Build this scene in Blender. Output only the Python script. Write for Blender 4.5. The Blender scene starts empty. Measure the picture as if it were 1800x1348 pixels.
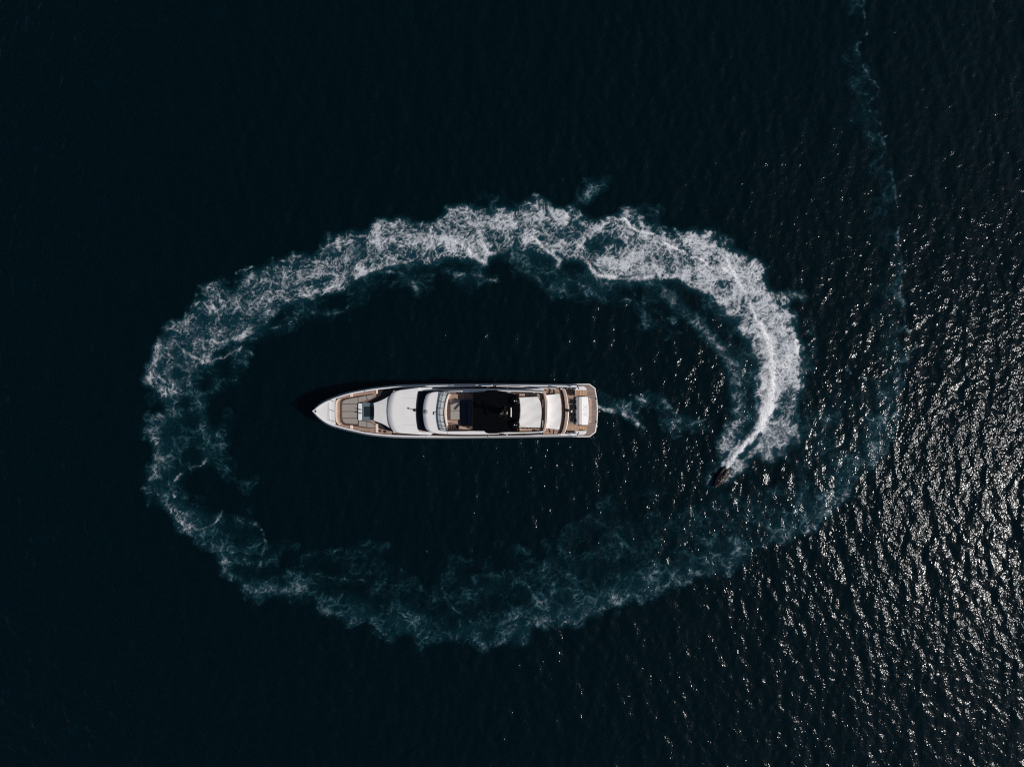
import bpy, bmesh, math, random
import numpy as np
from mathutils import Vector, Matrix

# ---------------------------------------------------------------- camera, sky, sun, exposure
scene = bpy.context.scene
COL = scene.collection
CAM_H = 90.0                                   # drone height above the sea
VIEW_W = 132.7                                 # metres of sea across the frame
cam_d = bpy.data.cameras.new('camera'); cam = bpy.data.objects.new('camera', cam_d); COL.objects.link(cam)
cam.location = (0, 0, CAM_H); cam.rotation_euler = (0, 0, 0)
cam_d.sensor_width = 36.0; cam_d.lens = 36.0*CAM_H/VIEW_W
cam_d.clip_start = 1.0; cam_d.clip_end = 20000.0
scene.camera = cam

SUN_EL = math.radians(45.0); SUN_AZ = math.radians(-12.0)      # azimuth measured from +X towards +Y
sun_dir = Vector((math.cos(SUN_EL)*math.cos(SUN_AZ), math.cos(SUN_EL)*math.sin(SUN_AZ), math.sin(SUN_EL)))
world = bpy.data.worlds.new('World'); scene.world = world; world.use_nodes = True
wn = world.node_tree.nodes; wl = world.node_tree.links
sky = wn.new('ShaderNodeTexSky'); sky.sky_type = 'NISHITA'; sky.sun_disc = False
sky.sun_elevation = SUN_EL; sky.sun_rotation = math.atan2(sun_dir.x, sun_dir.y)
wl.new(sky.outputs[0], wn['Background'].inputs[0]); wn['Background'].inputs[1].default_value = 0.05
sun_d = bpy.data.lights.new('sun', 'SUN'); sun_d.energy = 3.2; sun_d.angle = math.radians(0.53); sun_d.color = (1.0, 0.97, 0.935)
sun = bpy.data.objects.new('sun', sun_d); COL.objects.link(sun); sun.location = sun_dir*200
sun.rotation_euler = sun_dir.to_track_quat('Z', 'Y').to_euler()
vs = scene.view_settings; vs.view_transform = 'Standard'; vs.look = 'None'; vs.exposure = 0.0; vs.gamma = 1.0; vs.use_curve_mapping = False
scene.render.engine = 'CYCLES'
scene.cycles.use_denoising = False             # keep the sun glitter crisp
scene.cycles.sample_clamp_direct = 3.5; scene.cycles.sample_clamp_indirect = 2.0
scene.cycles.caustics_reflective = False; scene.cycles.caustics_refractive = False; scene.cycles.max_bounces = 8; scene.cycles.transparent_max_bounces = 12
scene.cycles.use_adaptive_sampling = False; scene.cycles.filter_width = 1.2

# ---------------------------------------------------------------- helpers
def tag(o, label=None, cat=None, group=None, kind=None):
    for k, v in (('label', label), ('category', cat), ('group', group), ('kind', kind)):
        if v: o[k] = v
    return o
def new_mat(name):
    m = bpy.data.materials.new(name); m.use_nodes = True
    n = m.node_tree.nodes; return m, n, m.node_tree.links, n['Principled BSDF']
def mesh_np(name, co, quads, mat, parent=None, smooth=True):
    me = bpy.data.meshes.new(name); co = np.asarray(co, np.float32); quads = np.asarray(quads, np.int32); k = quads.shape[1]
    me.vertices.add(len(co)); me.vertices.foreach_set('co', co.ravel())
    me.loops.add(quads.size); me.loops.foreach_set('vertex_index', quads.ravel())
    me.polygons.add(len(quads)); me.polygons.foreach_set('loop_start', np.arange(0, quads.size, k, dtype=np.int32))
    me.update(calc_edges=True)
    me.polygons.foreach_set('use_smooth', np.full(len(quads), smooth, bool))
    me.materials.append(mat)
    o = bpy.data.objects.new(name, me); COL.objects.link(o); o.parent = parent
    return o
def attr(o, name, v):
    a = o.data.attributes.new(name, 'FLOAT', 'POINT'); a.data.foreach_set('value', np.asarray(v, np.float32).ravel())
# ---------------------------------------------------------------- foam left by the jet ski: where it lies, how dense it is
M_PX = 132.7/1800.0          # metres of sea per photograph pixel
GX0, GX1, GY0, GY1, GS = -70.0, 70.0, -53.0, 53.0, 0.1
NX = int(round((GX1-GX0)/GS))+1; NY = int(round((GY1-GY0)/GS))+1

def sea(p):                  # photograph pixel -> metres on the sea
    p = np.asarray(p, float)
    return np.stack([(p[...,0]-900.0)*M_PX, (674.0-p[...,1])*M_PX], -1)

_prm = np.random.RandomState(7).permutation(4096).astype(np.int32)
_ang = np.random.RandomState(8).rand(4096)*2*np.pi
_gx = np.cos(_ang).astype(np.float32); _gy = np.sin(_ang).astype(np.float32)
def perlin(x, y, seed=0):
    x = np.asarray(x, np.float32); y = np.asarray(y, np.float32)
    xf = np.floor(x); yf = np.floor(y)
    xi = xf.astype(np.int32); yi = yf.astype(np.int32)
    fx = x-xf; fy = y-yf
    u = fx*fx*fx*(fx*(fx*6-15)+10); v = fy*fy*fy*(fy*(fy*6-15)+10)
    def g(ix, iy, dx, dy):
        h = _prm[(_prm[(ix+seed*131) & 4095]+iy) & 4095]
        return _gx[h]*dx+_gy[h]*dy
    a = g(xi, yi, fx, fy); b = g(xi+1, yi, fx-1, fy)
    c = g(xi, yi+1, fx, fy-1); d = g(xi+1, yi+1, fx-1, fy-1)
    return ((a+(b-a)*u)+((c+(d-c)*u)-(a+(b-a)*u))*v)*1.5
def fbm(x, y, seed=0, o=3):
    s = 0; a = 1.0; t = 0
    for k in range(o):
        s = s+a*perlin(x*2**k, y*2**k, seed+k*17); t += a; a *= .5
    return s/t
def sstep(a, b, x):
    t = np.clip((x-a)/(b-a), 0, 1); return t*t*(3-2*t)
def resample(pts, n):
    pts = np.asarray(pts, float); m = len(pts)
    P = np.vstack([2*pts[0]-pts[1], pts, 2*pts[-1]-pts[-2]])
    u = np.linspace(0, m-1, n); i = np.minimum(u.astype(int), m-2); f = (u-i)[:, None]
    p0, p1, p2, p3 = P[i], P[i+1], P[i+2], P[i+3]
    return .5*((2*p1)+(p2-p0)*f+(2*p0-5*p1+4*p2-p3)*f*f+(3*p1-p0-3*p2+p3)*f**3)
def blur(a, sig):            # gaussian, sigma in metres
    n0, n1 = a.shape
    f0 = np.fft.fftfreq(n0, GS); f1 = np.fft.rfftfreq(n1, GS)
    return np.fft.irfft2(np.fft.rfft2(a)*np.exp(-2*np.pi**2*sig**2*(f0[:, None]**2+f1[None]**2)), s=a.shape)

# the ring of wash: outer edge x,y  inner edge x,y  density
RING = [(1398,742,1338,740,0.237),(1402,712,1330,715,0.836),(1425,665,1334,660,0.836),(1412,610,1322,610,0.855),(1390,560,1300,575,0.817),(1368,510,1275,545,0.798),(1330,465,1235,515,0.779),(1275,432,1200,498,0.76),
 (1215,408,1150,490,0.749),(1150,400,1100,486,0.737),(1100,380,1050,485,0.725),(1040,388,1010,465,0.653),(985,366,965,452,0.68),(940,358,905,442,0.652),(900,370,860,462,0.606),(850,368,835,462,0.599),(790,366,765,462,0.629),
 (740,393,705,465,0.621),(690,383,655,485,0.596),(640,402,605,508,0.509),(590,424,560,520,0.487),(540,436,505,538,0.466),(480,460,460,570,0.452),(430,484,430,592,0.437),(380,505,400,612,0.423),(345,528,368,640,0.422),
 (315,562,350,650,0.408),(284,590,340,675,0.394),(262,640,352,690,0.389),(253,668,362,705,0.368),(263,702,362,730,0.275),(246,755,358,765,0.28),(260,792,360,800,0.254),(258,850,358,818,0.235),(264,888,335,850,0.249),
 (304,922,385,885,0.262),(344,952,462,930,0.244),(380,982,468,970,0.243),(402,1026,470,1000,0.244),(450,1061,520,1005,0.222),(492,1048,570,990,0.208),(560,1080,640,985,0.194),(640,1106,700,990,0.195),(700,1110,760,1000,0.205),
 (770,1140,820,1000,0.214),(850,1132,890,1000,0.217),(940,1122,960,985,0.287),(1010,1100,1020,965,0.246),(1100,1070,1070,930,0.249),(1200,1040,1120,905,0.241),(1310,990,1200,885,0.242),(1400,950,1290,865,0.259),(1480,890,1380,835,0.253),
 (1550,800,1430,755,0.252),(1590,690,1440,680,0.179),(1595,600,1450,600,0.128),(1585,500,1455,500,0.107),(1578,400,1440,400,0.098),(1568,300,1420,300,0.098),(1545,200,1400,200,0.098),(1525,100,1395,100,0.088),(1515,-40,1375,-40,0.078)]
# strokes: points, half width start, half width end (pixels), strength, softness of its texture (0 lacy .. 1 solid)
STROKES = [
 ([(1088,386),(1100,388),(1108,398),(1120,405),(1133,410),(1150,412),(1160,420),(1172,430),(1185,435),(1200,443),(1215,450),(1225,452),(1235,460),(1247,469),(1260,470),(1275,476),(1286,482)],1.9,2.1,1.1,.9),
 ([(1277,448),(1282,465),(1292,485),(1305,505),(1313,525),(1321,545),(1328,562)],2.2,3.6,1.0,.8),
 ([(1328,562),(1340,580),(1348,600),(1353,625),(1356,650),(1354,670),(1350,690),(1345,712)],4.0,6,1.25,.95),
 ([(1335,590),(1345,610),(1352,640),(1354,668)],7,9,.55,.5),
 ([(1276,821),(1290,801),(1305,784),(1320,768),(1333,752),(1340,738),(1346,720),(1350,700)],4.0,9,1.6,1.0),
 ([(1270,818),(1281,801),(1292,788),(1299,776)],3.0,1.8,.85,.5),
 ([(1345,722),(1358,700),(1372,680)],9,10,.45,.3),
 ([(800,423),(815,433),(835,450),(850,462)],3,4,.75,.6),([(850,460),(856,443),(846,425),(840,408)],4,3,.65,.4),
 ([(686,430),(690,410),(694,396)],3,3,.6,.4),([(757,405),(752,415),(742,420),(720,412),(692,416)],3,3,.6,.4),
 ([(931,413),(950,430),(970,445),(982,456),(980,465)],3,5,.75,.5),([(972,434),(985,425),(1003,414),(1011,422),(1016,432)],3,3,.6,.4),
 ([(1016,434),(1030,418),(1040,395)],3,3,.5,.4),([(978,369),(990,373),(997,380),(1001,386)],1.6,1.4,.8,.7),
 ([(1022,452),(1036,463),(1044,478),(1050,492)],3,2,.7,.6),([(1045,484),(1075,487),(1110,491),(1148,486)],3,3,.6,.5),
 ([(1320,470),(1330,485),(1337,478)],1.2,1,.4,.6),([(1362,530),(1368,545),(1376,560),(1380,575)],2,2,.5,.4),
 ([(1355,565),(1365,578),(1375,590),(1382,620),(1384,650)],5,6,.5,.4),
 ([(1315,640),(1322,655),(1330,672),(1334,700)],2,2,.35,.4),
 ([(1165,515),(1200,545),(1230,572),(1255,600),(1275,625),(1290,655),(1292,685),(1297,712),(1303,742)],9,13,.40,.0),
 ([(1255,600),(1275,625),(1292,655),(1290,672),(1294,690)],2,2,.22,.2),
 ([(282,598),(275,625),(268,645),(261,660),(259,672)],6,7,.45,.2),([(322,612),(328,620),(324,630),(331,643),(338,648)],2.4,2,.6,.7),
 ([(330,623),(345,629),(358,639)],2.2,2.4,.65,.6),([(358,639),(375,633),(395,627),(415,617),(424,611)],2.2,2,.5,.4),
 ([(285,615),(297,622),(307,624),(315,619)],1.2,1,.45,.5),([(276,660),(290,670),(297,683),(310,690)],1.6,1.6,.45,.4),([(303,662),(305,672),(301,682)],1.6,1.6,.5,.5),
 ([(490,460),(520,452),(545,440)],2,2,.5,.4),([(535,500),(545,520),(560,517)],2,2,.5,.4),([(500,515),(525,510),(545,525),(570,515),(590,500)],2,2,.5,.5),
 ([(565,450),(572,437),(585,428),(605,425)],3,3,.55,.4),([(500,478),(508,490),(506,512)],2,2,.35,.4),
 ([(415,480),(440,470),(455,475)],2,2,.5,.4),([(368,520),(375,540),(385,560)],2.2,1.6,.5,.5),
 ([(440,600),(470,580),(500,572),(520,560)],3,2,.26,.0),([(515,548),(530,556),(555,548)],2,2,.3,.2),([(575,550),(590,552),(620,538)],3,2,.33,.2),
 ([(665,475),(690,478),(712,487),(730,505),(735,520)],3,4,.3,.1),([(800,485),(830,482),(855,490),(880,495)],3,3,.3,.1),
 ([(905,470),(925,478),(945,490),(960,505)],3,3,.32,.1),([(1000,490),(1030,503),(1070,500)],3,2,.33,.1),([(1105,495),(1120,520),(1140,530)],3,2,.35,.1),([(1080,520),(1115,530),(1150,545),(1190,570)],3,3,.25,.0),
 ([(364,806),(352,818),(332,822),(316,836),(308,845)],2.2,2.6,.6,.6),([(298,852),(304,864),(309,875)],1.8,1.4,.45,.6),([(390,900),(383,914),(372,925)],2.2,1.8,.5,.5),
 ([(270,800),(282,815),(298,830)],1.4,1.2,.3,.3),([(355,700),(358,740),(360,780),(366,806)],5,4,.22,.0),
 ([(415,910),(430,919),(450,921),(462,936),(466,955),(461,980),(455,1000),(450,1012)],1.8,2.4,.32,.4),([(505,1000),(520,1022),(530,1040)],2,1.6,.26,.4),
 ([(545,1008),(590,1016),(640,1020),(662,1024),(668,1032)],1.6,1.8,.26,.4),([(778,1008),(777,1032),(790,1062),(812,1080)],1.8,1.6,.28,.4),([(590,985),(585,975),(600,960)],1.6,1.6,.2,.3),
 ([(900,1045),(940,1055),(980,1060),(1010,1075)],2,2,.2,.2),
 ([(1516,-30),(1519,22),(1525,55),(1511,75),(1506,88),(1515,110),(1530,140),(1545,155),(1540,168),(1525,185),(1531,205),(1550,220),(1562,232),(1550,248),(1560,270),(1567,300),(1571,330),(1580,380),(1577,420),(1585,460),(1582,515)],1.5,1.8,.34,.4),
 ([(1582,515),(1590,550),(1592,575),(1605,598),(1609,608),(1593,632),(1597,642),(1580,660),(1577,672)],2.4,2.2,.36,.3),
 ([(1577,672),(1562,710),(1555,735),(1530,775),(1515,800),(1495,830),(1493,870)],3,3,.14,.0),([(1580,520),(1586,530)],6,5,.3,.1),
 ([(1487,647),(1497,658),(1506,664),(1525,662)],1.4,1.2,.35,.4),([(1400,80),(1402,120),(1397,170)],2,2,.15,.2),([(1455,225),(1440,245),(1430,270)],2,2,.18,.2),
 ([(1432,905),(1455,885),(1480,875)],2,2,.25,.2),
 ([(1051,715),(1065,720),(1080,723),(1100,731),(1114,738),(1122,746)],3.0,3.8,.66,.3),([(1122,746),(1134,754)],1.2,1,.35,.4),
 ([(1062,716),(1062,706),(1066,700)],1,1,.32,.5),([(1078,702),(1079,712)],1,1,.3,.4),([(1097,702),(1096,712),(1092,722)],1,1,.3,.5),([(1108,708),(1100,716),(1096,722)],1,1,.35,.5),([(1112,722),(1102,728)],1,1,.3,.5),
 ([(1117,728),(1124,716),(1128,705)],1.4,1,.35,.5),([(1130,728),(1128,735)],1,1,.3,.5),([(1108,692),(1122,700),(1135,706)],3,3,.3,.2),
 ([(1138,750),(1155,746),(1165,750)],1,1,.35,.5),([(1165,705),(1175,715),(1183,725)],4,4,.25,.0),([(1207,748),(1225,743),(1240,737)],1.2,1.2,.35,.5),([(1190,738),(1205,735),(1215,742)],4,3,.28,.1),([(1215,760),(1228,752)],4,3,.22,.0),
 ([(1003,366),(1020,350),(1040,333),(1065,318)],5,7,.26,.0),([(870,350),(860,370)],6,4,.2,.0),([(905,362),(910,340)],3,3,.2,.0),([(945,358),(955,352),(965,358)],3,3,.3,.2),
 ([(1115,372),(1130,360)],5,4,.25,.0),([(1150,395),(1158,375)],5,5,.26,.0),([(1240,428),(1250,418)],5,4,.2,.0),
 ([(1390,520),(1415,520)],8,7,.4,.1),([(1395,555),(1400,565)],6,5,.4,.1),([(1420,565),(1430,600),(1425,650)],9,8,.16,.0),
 ([(635,870),(650,876),(658,880)],1.6,1.4,.3,.4),([(755,866),(765,868)],1.4,1.2,.2,.3),
 ([(1245,845),(1255,830),(1262,822)],5,3,.3,.1),([(1246,815),(1258,812),(1268,806)],3,3,.45,.2),([(1258,788),(1270,783),(1290,775)],1.4,1.2,.4,.5),([(1250,800),(1268,790)],1.2,1,.3,.5),
]
# patches: polygon, density, edge softness (m), texture softness
PATCHES = [
 ([(1262,772),(1278,752),(1298,742),(1308,748),(1304,766),(1292,782),(1280,796),(1266,794)],.56,.6,.0),
 ([(1350,738),(1375,728),(1398,748),(1406,762),(1400,774),(1384,777),(1368,788),(1360,802),(1338,805),(1318,812),(1302,828),(1276,846),(1268,842),(1285,822),(1300,808),(1318,788),(1333,766)],.70,.7,.22),
 ([(1372,782),(1384,790),(1396,812),(1384,806),(1368,800)],.3,.5,.4),
 ([(1040,446),(1060,439),(1100,437),(1125,432),(1150,450),(1150,486),(1110,490),(1060,486),(1046,476)],.74,.7,.1),
 ([(1055,698),(1110,690),(1150,690),(1185,705),(1190,735),(1150,752),(1122,746),(1100,728),(1060,714)],.26,.6,.0),
 ([(1150,700),(1190,712),(1235,735),(1250,760),(1200,765),(1150,752)],.22,.8,.0),
 ([(1395,700),(1425,690),(1470,690),(1480,760),(1430,790),(1408,770)],.20,1.2,.0),
 ([(460,990),(520,950),(640,950),(720,975),(800,975),(900,960),(960,985),(820,1000),(640,990),(540,1000)],.15,1.5,.0),
 ([(380,700),(400,690),(400,800),(440,840),(560,900),(500,900),(400,860),(370,800)],.22,1.5,.0),
 ([(440,600),(560,550),(690,510),(760,500),(760,470),(620,520),(500,560)],.20,.8,.0),
 ([(830,480),(960,470),(1040,500),(1150,545),(1220,590),(1200,600),(1100,560),(1000,530),(900,500)],.24,1.0,.0),
 ([(350,700),(352,650),(440,612),(420,680),(400,720),(395,790),(365,810)],.32,.8,.0),
 ([(820,345),(880,340),(910,365),(850,370)],.22,.8,.0),([(1000,320),(1060,305),(1080,330),(1010,372)],.12,.8,.0),([(1100,365),(1160,350),(1165,395),(1120,400)],.18,.6,.0),
]
HOLES = [([(1286,790),(1300,772),(1318,752),(1326,744),(1332,748),(1316,766),(1300,784),(1290,796)],.85,.15),([(1030,418),(1060,412),(1098,424),(1096,436),(1060,437),(1036,444)],.6,.5),([(955,412),(985,400),(1000,408),(972,430),(958,424)],.4,.4),
 ([(840,415),(870,405),(905,430),(870,450),(855,440)],.35,.6),([(1315,595),(1330,588),(1340,610),(1342,650),(1330,640)],.25,.4),
 ([(350,690),(400,680),(400,640),(352,660)],.6,.6),([(300,850),(360,825),(420,890),(400,905),(330,880)],.45,.7),
 ([(1366,690),(1392,700),(1405,722),(1380,722)],.4,.3)]

def poly_mask(pts, soft):
    q = sea(resample(np.array(pts+[pts[0]]), len(pts)*4))
    x = GX0+GS*np.arange(NX); y = GY0+GS*np.arange(NY)
    i0, i1 = np.searchsorted(x, [q[:,0].min()-4*soft-1, q[:,0].max()+4*soft+1]); j0, j1 = np.searchsorted(y, [q[:,1].min()-4*soft-1, q[:,1].max()+4*soft+1])
    X, Y = np.meshgrid(x[i0:i1], y[j0:j1])
    wx = X+soft*1.6*perlin(X/2.2, Y/2.2, 31)+soft*.8*perlin(X/.7, Y/.7, 33); wy = Y+soft*1.6*perlin(X/2.2, Y/2.2, 32)+soft*.8*perlin(X/.7, Y/.7, 34)
    ins = np.zeros(X.shape, bool); dm = np.full(X.shape, 1e9)
    for a, b in zip(q[:-1], q[1:]):
        c = ((a[1] > wy) != (b[1] > wy))
        with np.errstate(divide='ignore', invalid='ignore'):
            ins ^= c & (wx < (b[0]-a[0])*(wy-a[1])/(b[1]-a[1]+1e-12)+a[0])
        ab = b-a; t = np.clip(((wx-a[0])*ab[0]+(wy-a[1])*ab[1])/(ab@ab+1e-9), 0, 1)
        dm = np.minimum(dm, np.hypot(wx-a[0]-t*ab[0], wy-a[1]-t*ab[1]))
    sd = np.where(ins, dm, -dm)
    return (slice(j0, j1), slice(i0, i1)), sstep(-soft, soft, sd)
def stroke_mask(pts, w0, w1):
    q = sea(resample(pts, max(4, len(pts)*4))); W = np.linspace(w0, w1, len(q))*M_PX
    pad = max(w0, w1)*M_PX*2.5+.8
    x = GX0+GS*np.arange(NX); y = GY0+GS*np.arange(NY)
    i0, i1 = np.searchsorted(x, [q[:,0].min()-pad, q[:,0].max()+pad]); j0, j1 = np.searchsorted(y, [q[:,1].min()-pad, q[:,1].max()+pad])
    X, Y = np.meshgrid(x[i0:i1], y[j0:j1])
    if X.size == 0: return (slice(j0, j1), slice(i0, i1)), X
    k = .22
    wx = X+k*perlin(X/.9, Y/.9, 41)+.12*perlin(X/.35, Y/.35, 43); wy = Y+k*perlin(X/.9, Y/.9, 42)+.12*perlin(X/.35, Y/.35, 44)
    m = np.zeros(X.shape); n = len(q)
    for i in range(n-1):
        a, b = q[i], q[i+1]; ab = b-a
        t = np.clip(((wx-a[0])*ab[0]+(wy-a[1])*ab[1])/(ab@ab+1e-9), 0, 1)
        d = np.hypot(wx-a[0]-t*ab[0], wy-a[1]-t*ab[1]); w = W[i]+(W[i+1]-W[i])*t
        m = np.maximum(m, np.exp(-(d/w)**2*.9))
    m *= np.clip(.62+.95*perlin(X/1.3, Y/1.3, 47)+.35*perlin(X/.45, Y/.45, 48), .12, 1.1) if max(w0, w1) < 4 else np.clip(.85+.4*perlin(X/1.3, Y/1.3, 47), .4, 1.1)
    return (slice(j0, j1), slice(i0, i1)), m

def foam_fields():
    x = GX0+GS*np.arange(NX); y = GY0+GS*np.arange(NY)
    X, Y = np.meshgrid(x.astype(np.float32), y.astype(np.float32))
    D = np.zeros((NY, NX), np.float32); soft = np.zeros_like(D)
    for ring in (RING[:55], RING[51:]): D = np.maximum(D, band(ring, X, Y))
    for pts, d, s, sf in PATCHES:
        sl, m = poly_mask(pts, s)
        mm = m*d
        if d < .4: mm = mm*np.clip(.55+1.5*fbm(X[sl]/4, Y[sl]/4, 21, 3), 0, 1.4)
        soft[sl] = np.where(mm > D[sl], np.maximum(soft[sl], sf*m), soft[sl]); D[sl] = np.maximum(D[sl], mm)
    for pts, d, s in HOLES:
        sl, m = poly_mask(pts, s); D[sl] *= 1-d*m
    for pts, w0, w1, st, sf in STROKES:
        sl, m = stroke_mask(pts, w0, w1)
        if m.size == 0: continue
        soft[sl] = np.maximum(soft[sl], sf*m); D[sl] = D[sl]+np.maximum(0, st-D[sl]*.45)*m
    # lacy texture
    on = D > .012
    xo, yo, Do, so = X[on], Y[on], D[on], soft[on]
    q1 = fbm(xo/4.5, yo/4.5, 51, 3); q2 = fbm(xo/4.5+9, yo/4.5, 52, 3)
    wx = xo+1.25*q1+.22*perlin(xo/.8, yo/.8, 55)+.07*perlin(xo/.3, yo/.3, 57); wy = yo+1.25*q2+.22*perlin(xo/.8, yo/.8, 56)+.07*perlin(xo/.3, yo/.3, 58)
    def ridge(sc, sd, p): return (1-np.minimum(1, 1.7*np.abs(perlin(wx/sc, wy/(sc*.85), sd))))**p
    net = .45*ridge(2.1, 61, 4)+.75*ridge(1.05, 62, 3.5)+.95*ridge(.58, 63, 3)+.65*ridge(.34, 64, 2.5)
    clump = fbm(wx/2.4, wy/1.8, 65, 3)+.5*(ridge(4.2, 66, 3)-.35)
    grain = perlin(xo/.24, yo/.24, 67)*.5+perlin(xo/.16+5, yo/.16, 68)*.5
    L = net+.95*clump+(.25+.45*sstep(.6, .85, Do))*grain
    srt = np.sort(L[::7]); Lu = np.interp(L, srt, np.linspace(0, 1, len(srt)))   # even spread 0..1
    Dc = np.clip(Do, 0, 1)
    e = np.maximum(.55, 4.6-4.75*Dc)                                     # thin films show only their strongest threads
    F = np.minimum(1, 1.28*Lu**(e+.45*sstep(.9, .5, Dc)))
    F = F*(.30+.70*Dc)*sstep(.0, .42, Dc)**.7
    thread = np.maximum(ridge(1.7, 81, 11), .85*ridge(.85, 82, 9))*sstep(-.25, .3, clump)+.35*ridge(.5, 83, 7)*sstep(0, .5, clump)      # old foam: broken threads with slick water between
    lo = 1-sstep(.22, .46, Dc)
    F = F*(1-.55*lo)+lo*np.minimum(1, thread)*.62*sstep(.03, .24, Dc)
    pits = sstep(.10, .42, .5+.5*perlin(wx/.55, wy/.7, 69)+.22*grain+.25*(Dc-.8))   # dark pits in dense foam
    F *= .35+.65*pits
    solid = np.clip(Do*1.0, 0, 1)*(.66+.34*Lu)
    F = F*(1-so)+np.maximum(F*.8, solid)*so
    F = np.minimum(F*1.12, 1)
    foam = np.zeros_like(D); foam[on] = np.clip(F, 0, 1)
    age = np.zeros_like(D); age[on] = .74*sstep(.17, .64, np.clip(Do+.20*F, 0, 1))+.26*sstep(.95, 1.22, Do+.2*so)       # 0 thin teal film .. 1 fresh white
    tint = np.clip(blur(np.minimum(D, .55).astype(np.float64), .5)*1.45, 0, .8)*sstep(.02, .28, blur(D.astype(np.float64), .35))
    return X, Y, D, foam, tint, age
def band(ring, X, Y):
    R = np.array(ring, float); n = len(R)
    O = sea(resample(R[:,0:2], 7000)); I = sea(resample(R[:,2:4], 7000)); dd = np.interp(np.linspace(0, n-1, 7000), np.arange(n), R[:,4])
    T = np.full((NY, NX), 9.0, np.float32); Dn = np.zeros((NY, NX), np.float32); Wd = np.ones((NY, NX), np.float32)
    ts = np.concatenate([np.linspace(-.6, 0, 120, endpoint=False), np.linspace(1.7, 1, 140, endpoint=False), np.linspace(0, 1, 240)])
    Lw = np.linalg.norm(I-O, axis=1)
    for t in ts:
        p = O+(I-O)*t
        ii = np.round((p[:,0]-GX0)/GS).astype(int); jj = np.round((p[:,1]-GY0)/GS).astype(int)
        ok = (ii >= 0)&(ii < NX)&(jj >= 0)&(jj < NY)
        T[jj[ok], ii[ok]] = t; Dn[jj[ok], ii[ok]] = dd[ok]; Wd[jj[ok], ii[ok]] = Lw[ok]
    act = T < 8
    # close pinholes of the scatter
    for ax, sh in ((0,1),(0,-1),(1,1),(1,-1)):
        hole = ~act & np.roll(act, sh, ax)
        for A in (T, Dn, Wd): A[hole] = np.roll(A, sh, ax)[hole]
        act = T < 8
    D = np.zeros((NY, NX), np.float32)
    xa, ya, ta, wa, da = X[act], Y[act], T[act], Wd[act], Dn[act]
    wob = 1.5*fbm(xa/6.0, ya/6.0, 1, 2)+1.1*perlin(xa/2.3, ya/2.3, 3)+.55*np.abs(perlin(xa/1.1, ya/1.1, 4))
    m_out = ta*wa+wob                    # metres in from the outer edge
    m_in = (1-ta)*wa+.9*fbm(xa/5.0+40, ya/5.0, 5, 2)+.6*perlin(xa/1.7, ya/1.7, 6)
    low = 1-sstep(.18, .5, da)           # old parts: foam only along the rim
    rim = .78*sstep(-.5, 1.5, m_out+.7*perlin(xa/.6, ya/.6, 16)+.8*perlin(xa/1.3, ya/1.3, 17))*1.12+.12*sstep(-1.4, .5, m_out)
    prof = rim*np.where(m_in > 0, 1, 0)
    prof = rim*(sstep(-.1, .6, m_in)*.80+.20*sstep(-1.6, .4, m_in))
    patchy = 1+.30*fbm(xa/7, ya/7, 9, 3)+.30*perlin(xa/2.6, ya/2.6, 12)
    edge = np.exp(-((m_out-.9)/.8)**2)
    base = da*(1-.62*low*sstep(1.5, 5.5, m_out))*patchy+edge*rim*(.06+.12*low*sstep(.16, .34, da))
    ghost = sstep(-.9*wa, -.1*wa, m_in)*rim*np.clip(da*.52, 0, .24)*np.clip(.55+1.5*fbm(xa/5, ya/5, 15, 3), 0, 1)
    cx = xa+1.6*fbm(xa/6+3, ya/6, 71, 2); cy = ya+1.6*fbm(xa/6, ya/6+7, 72, 2)
    crest = (1-np.minimum(1, 2.2*np.abs(perlin(cx/4.6, cy/4.6, 73))))**5+.7*(1-np.minimum(1, 2.2*np.abs(perlin(cx/2.3, cy/2.3, 74))))**5   # bright folds thrown across the band
    pool = sstep(-.35, .35, fbm(cx/3.2, cy/3.2, 75, 2))                                     # thin and thick patches
    hi = sstep(.55, .78, da); base = base*((.70+.42*pool)*(1-hi)+(.95+.15*pool)*hi)+.30*crest*np.minimum(da, .6)
    D[act] = np.maximum(prof*base, ghost)
    return D
# ---------------------------------------------------------------- the sea
WS = 0.25                                       # grid of the modelled waves
NF = 1024
def make_waves():
    rs = np.random.RandomState(5)
    k = 2*np.pi*np.fft.fftfreq(NF, WS); KX, KY = np.meshgrid(k, k); K = np.hypot(KX, KY)+1e-6
    lam = 2*np.pi/K; th = np.arctan2(KY, KX)
    H = np.zeros((NF, NF))
    for l0, wid, ang, spread, slope in ((1.7, .42, math.radians(14), 3.0, .088), (3.6, .35, math.radians(6), 4.0, .052), (1.0, .35, math.radians(20), .6, .070), (9.0, .3, math.radians(-10), 4.0, .016)):
        amp = np.exp(-.5*(np.log(lam/l0)/wid)**2)/K**1.0*np.abs(np.cos(.5*(np.mod(th-ang+np.pi, 2*np.pi)-np.pi)))**(2*spread)
        amp[lam < .62] = 0
        ph = rs.normal(size=(NF, NF))+1j*rs.normal(size=(NF, NF))
        h = np.real(np.fft.ifft2(ph*amp)); gy, gx = np.gradient(h, WS)
        H += h*(slope/math.sqrt((gx**2+gy**2).mean()))
    return H.astype(np.float32)
WAVES = make_waves()
def wave_at(x, y):
    u = np.mod(np.asarray(x)/WS, NF); v = np.mod(np.asarray(y)/WS, NF)
    i = np.floor(u).astype(int); j = np.floor(v).astype(int); fu = u-i; fv = v-j; i %= NF; j %= NF; i1 = (i+1) % NF; j1 = (j+1) % NF
    return WAVES[j, i]*(1-fu)*(1-fv)+WAVES[j, i1]*fu*(1-fv)+WAVES[j1, i]*(1-fu)*fv+WAVES[j1, i1]*fu*fv
FX, FY, FD, FOAM, TINT, FAGE = foam_fields()
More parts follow.
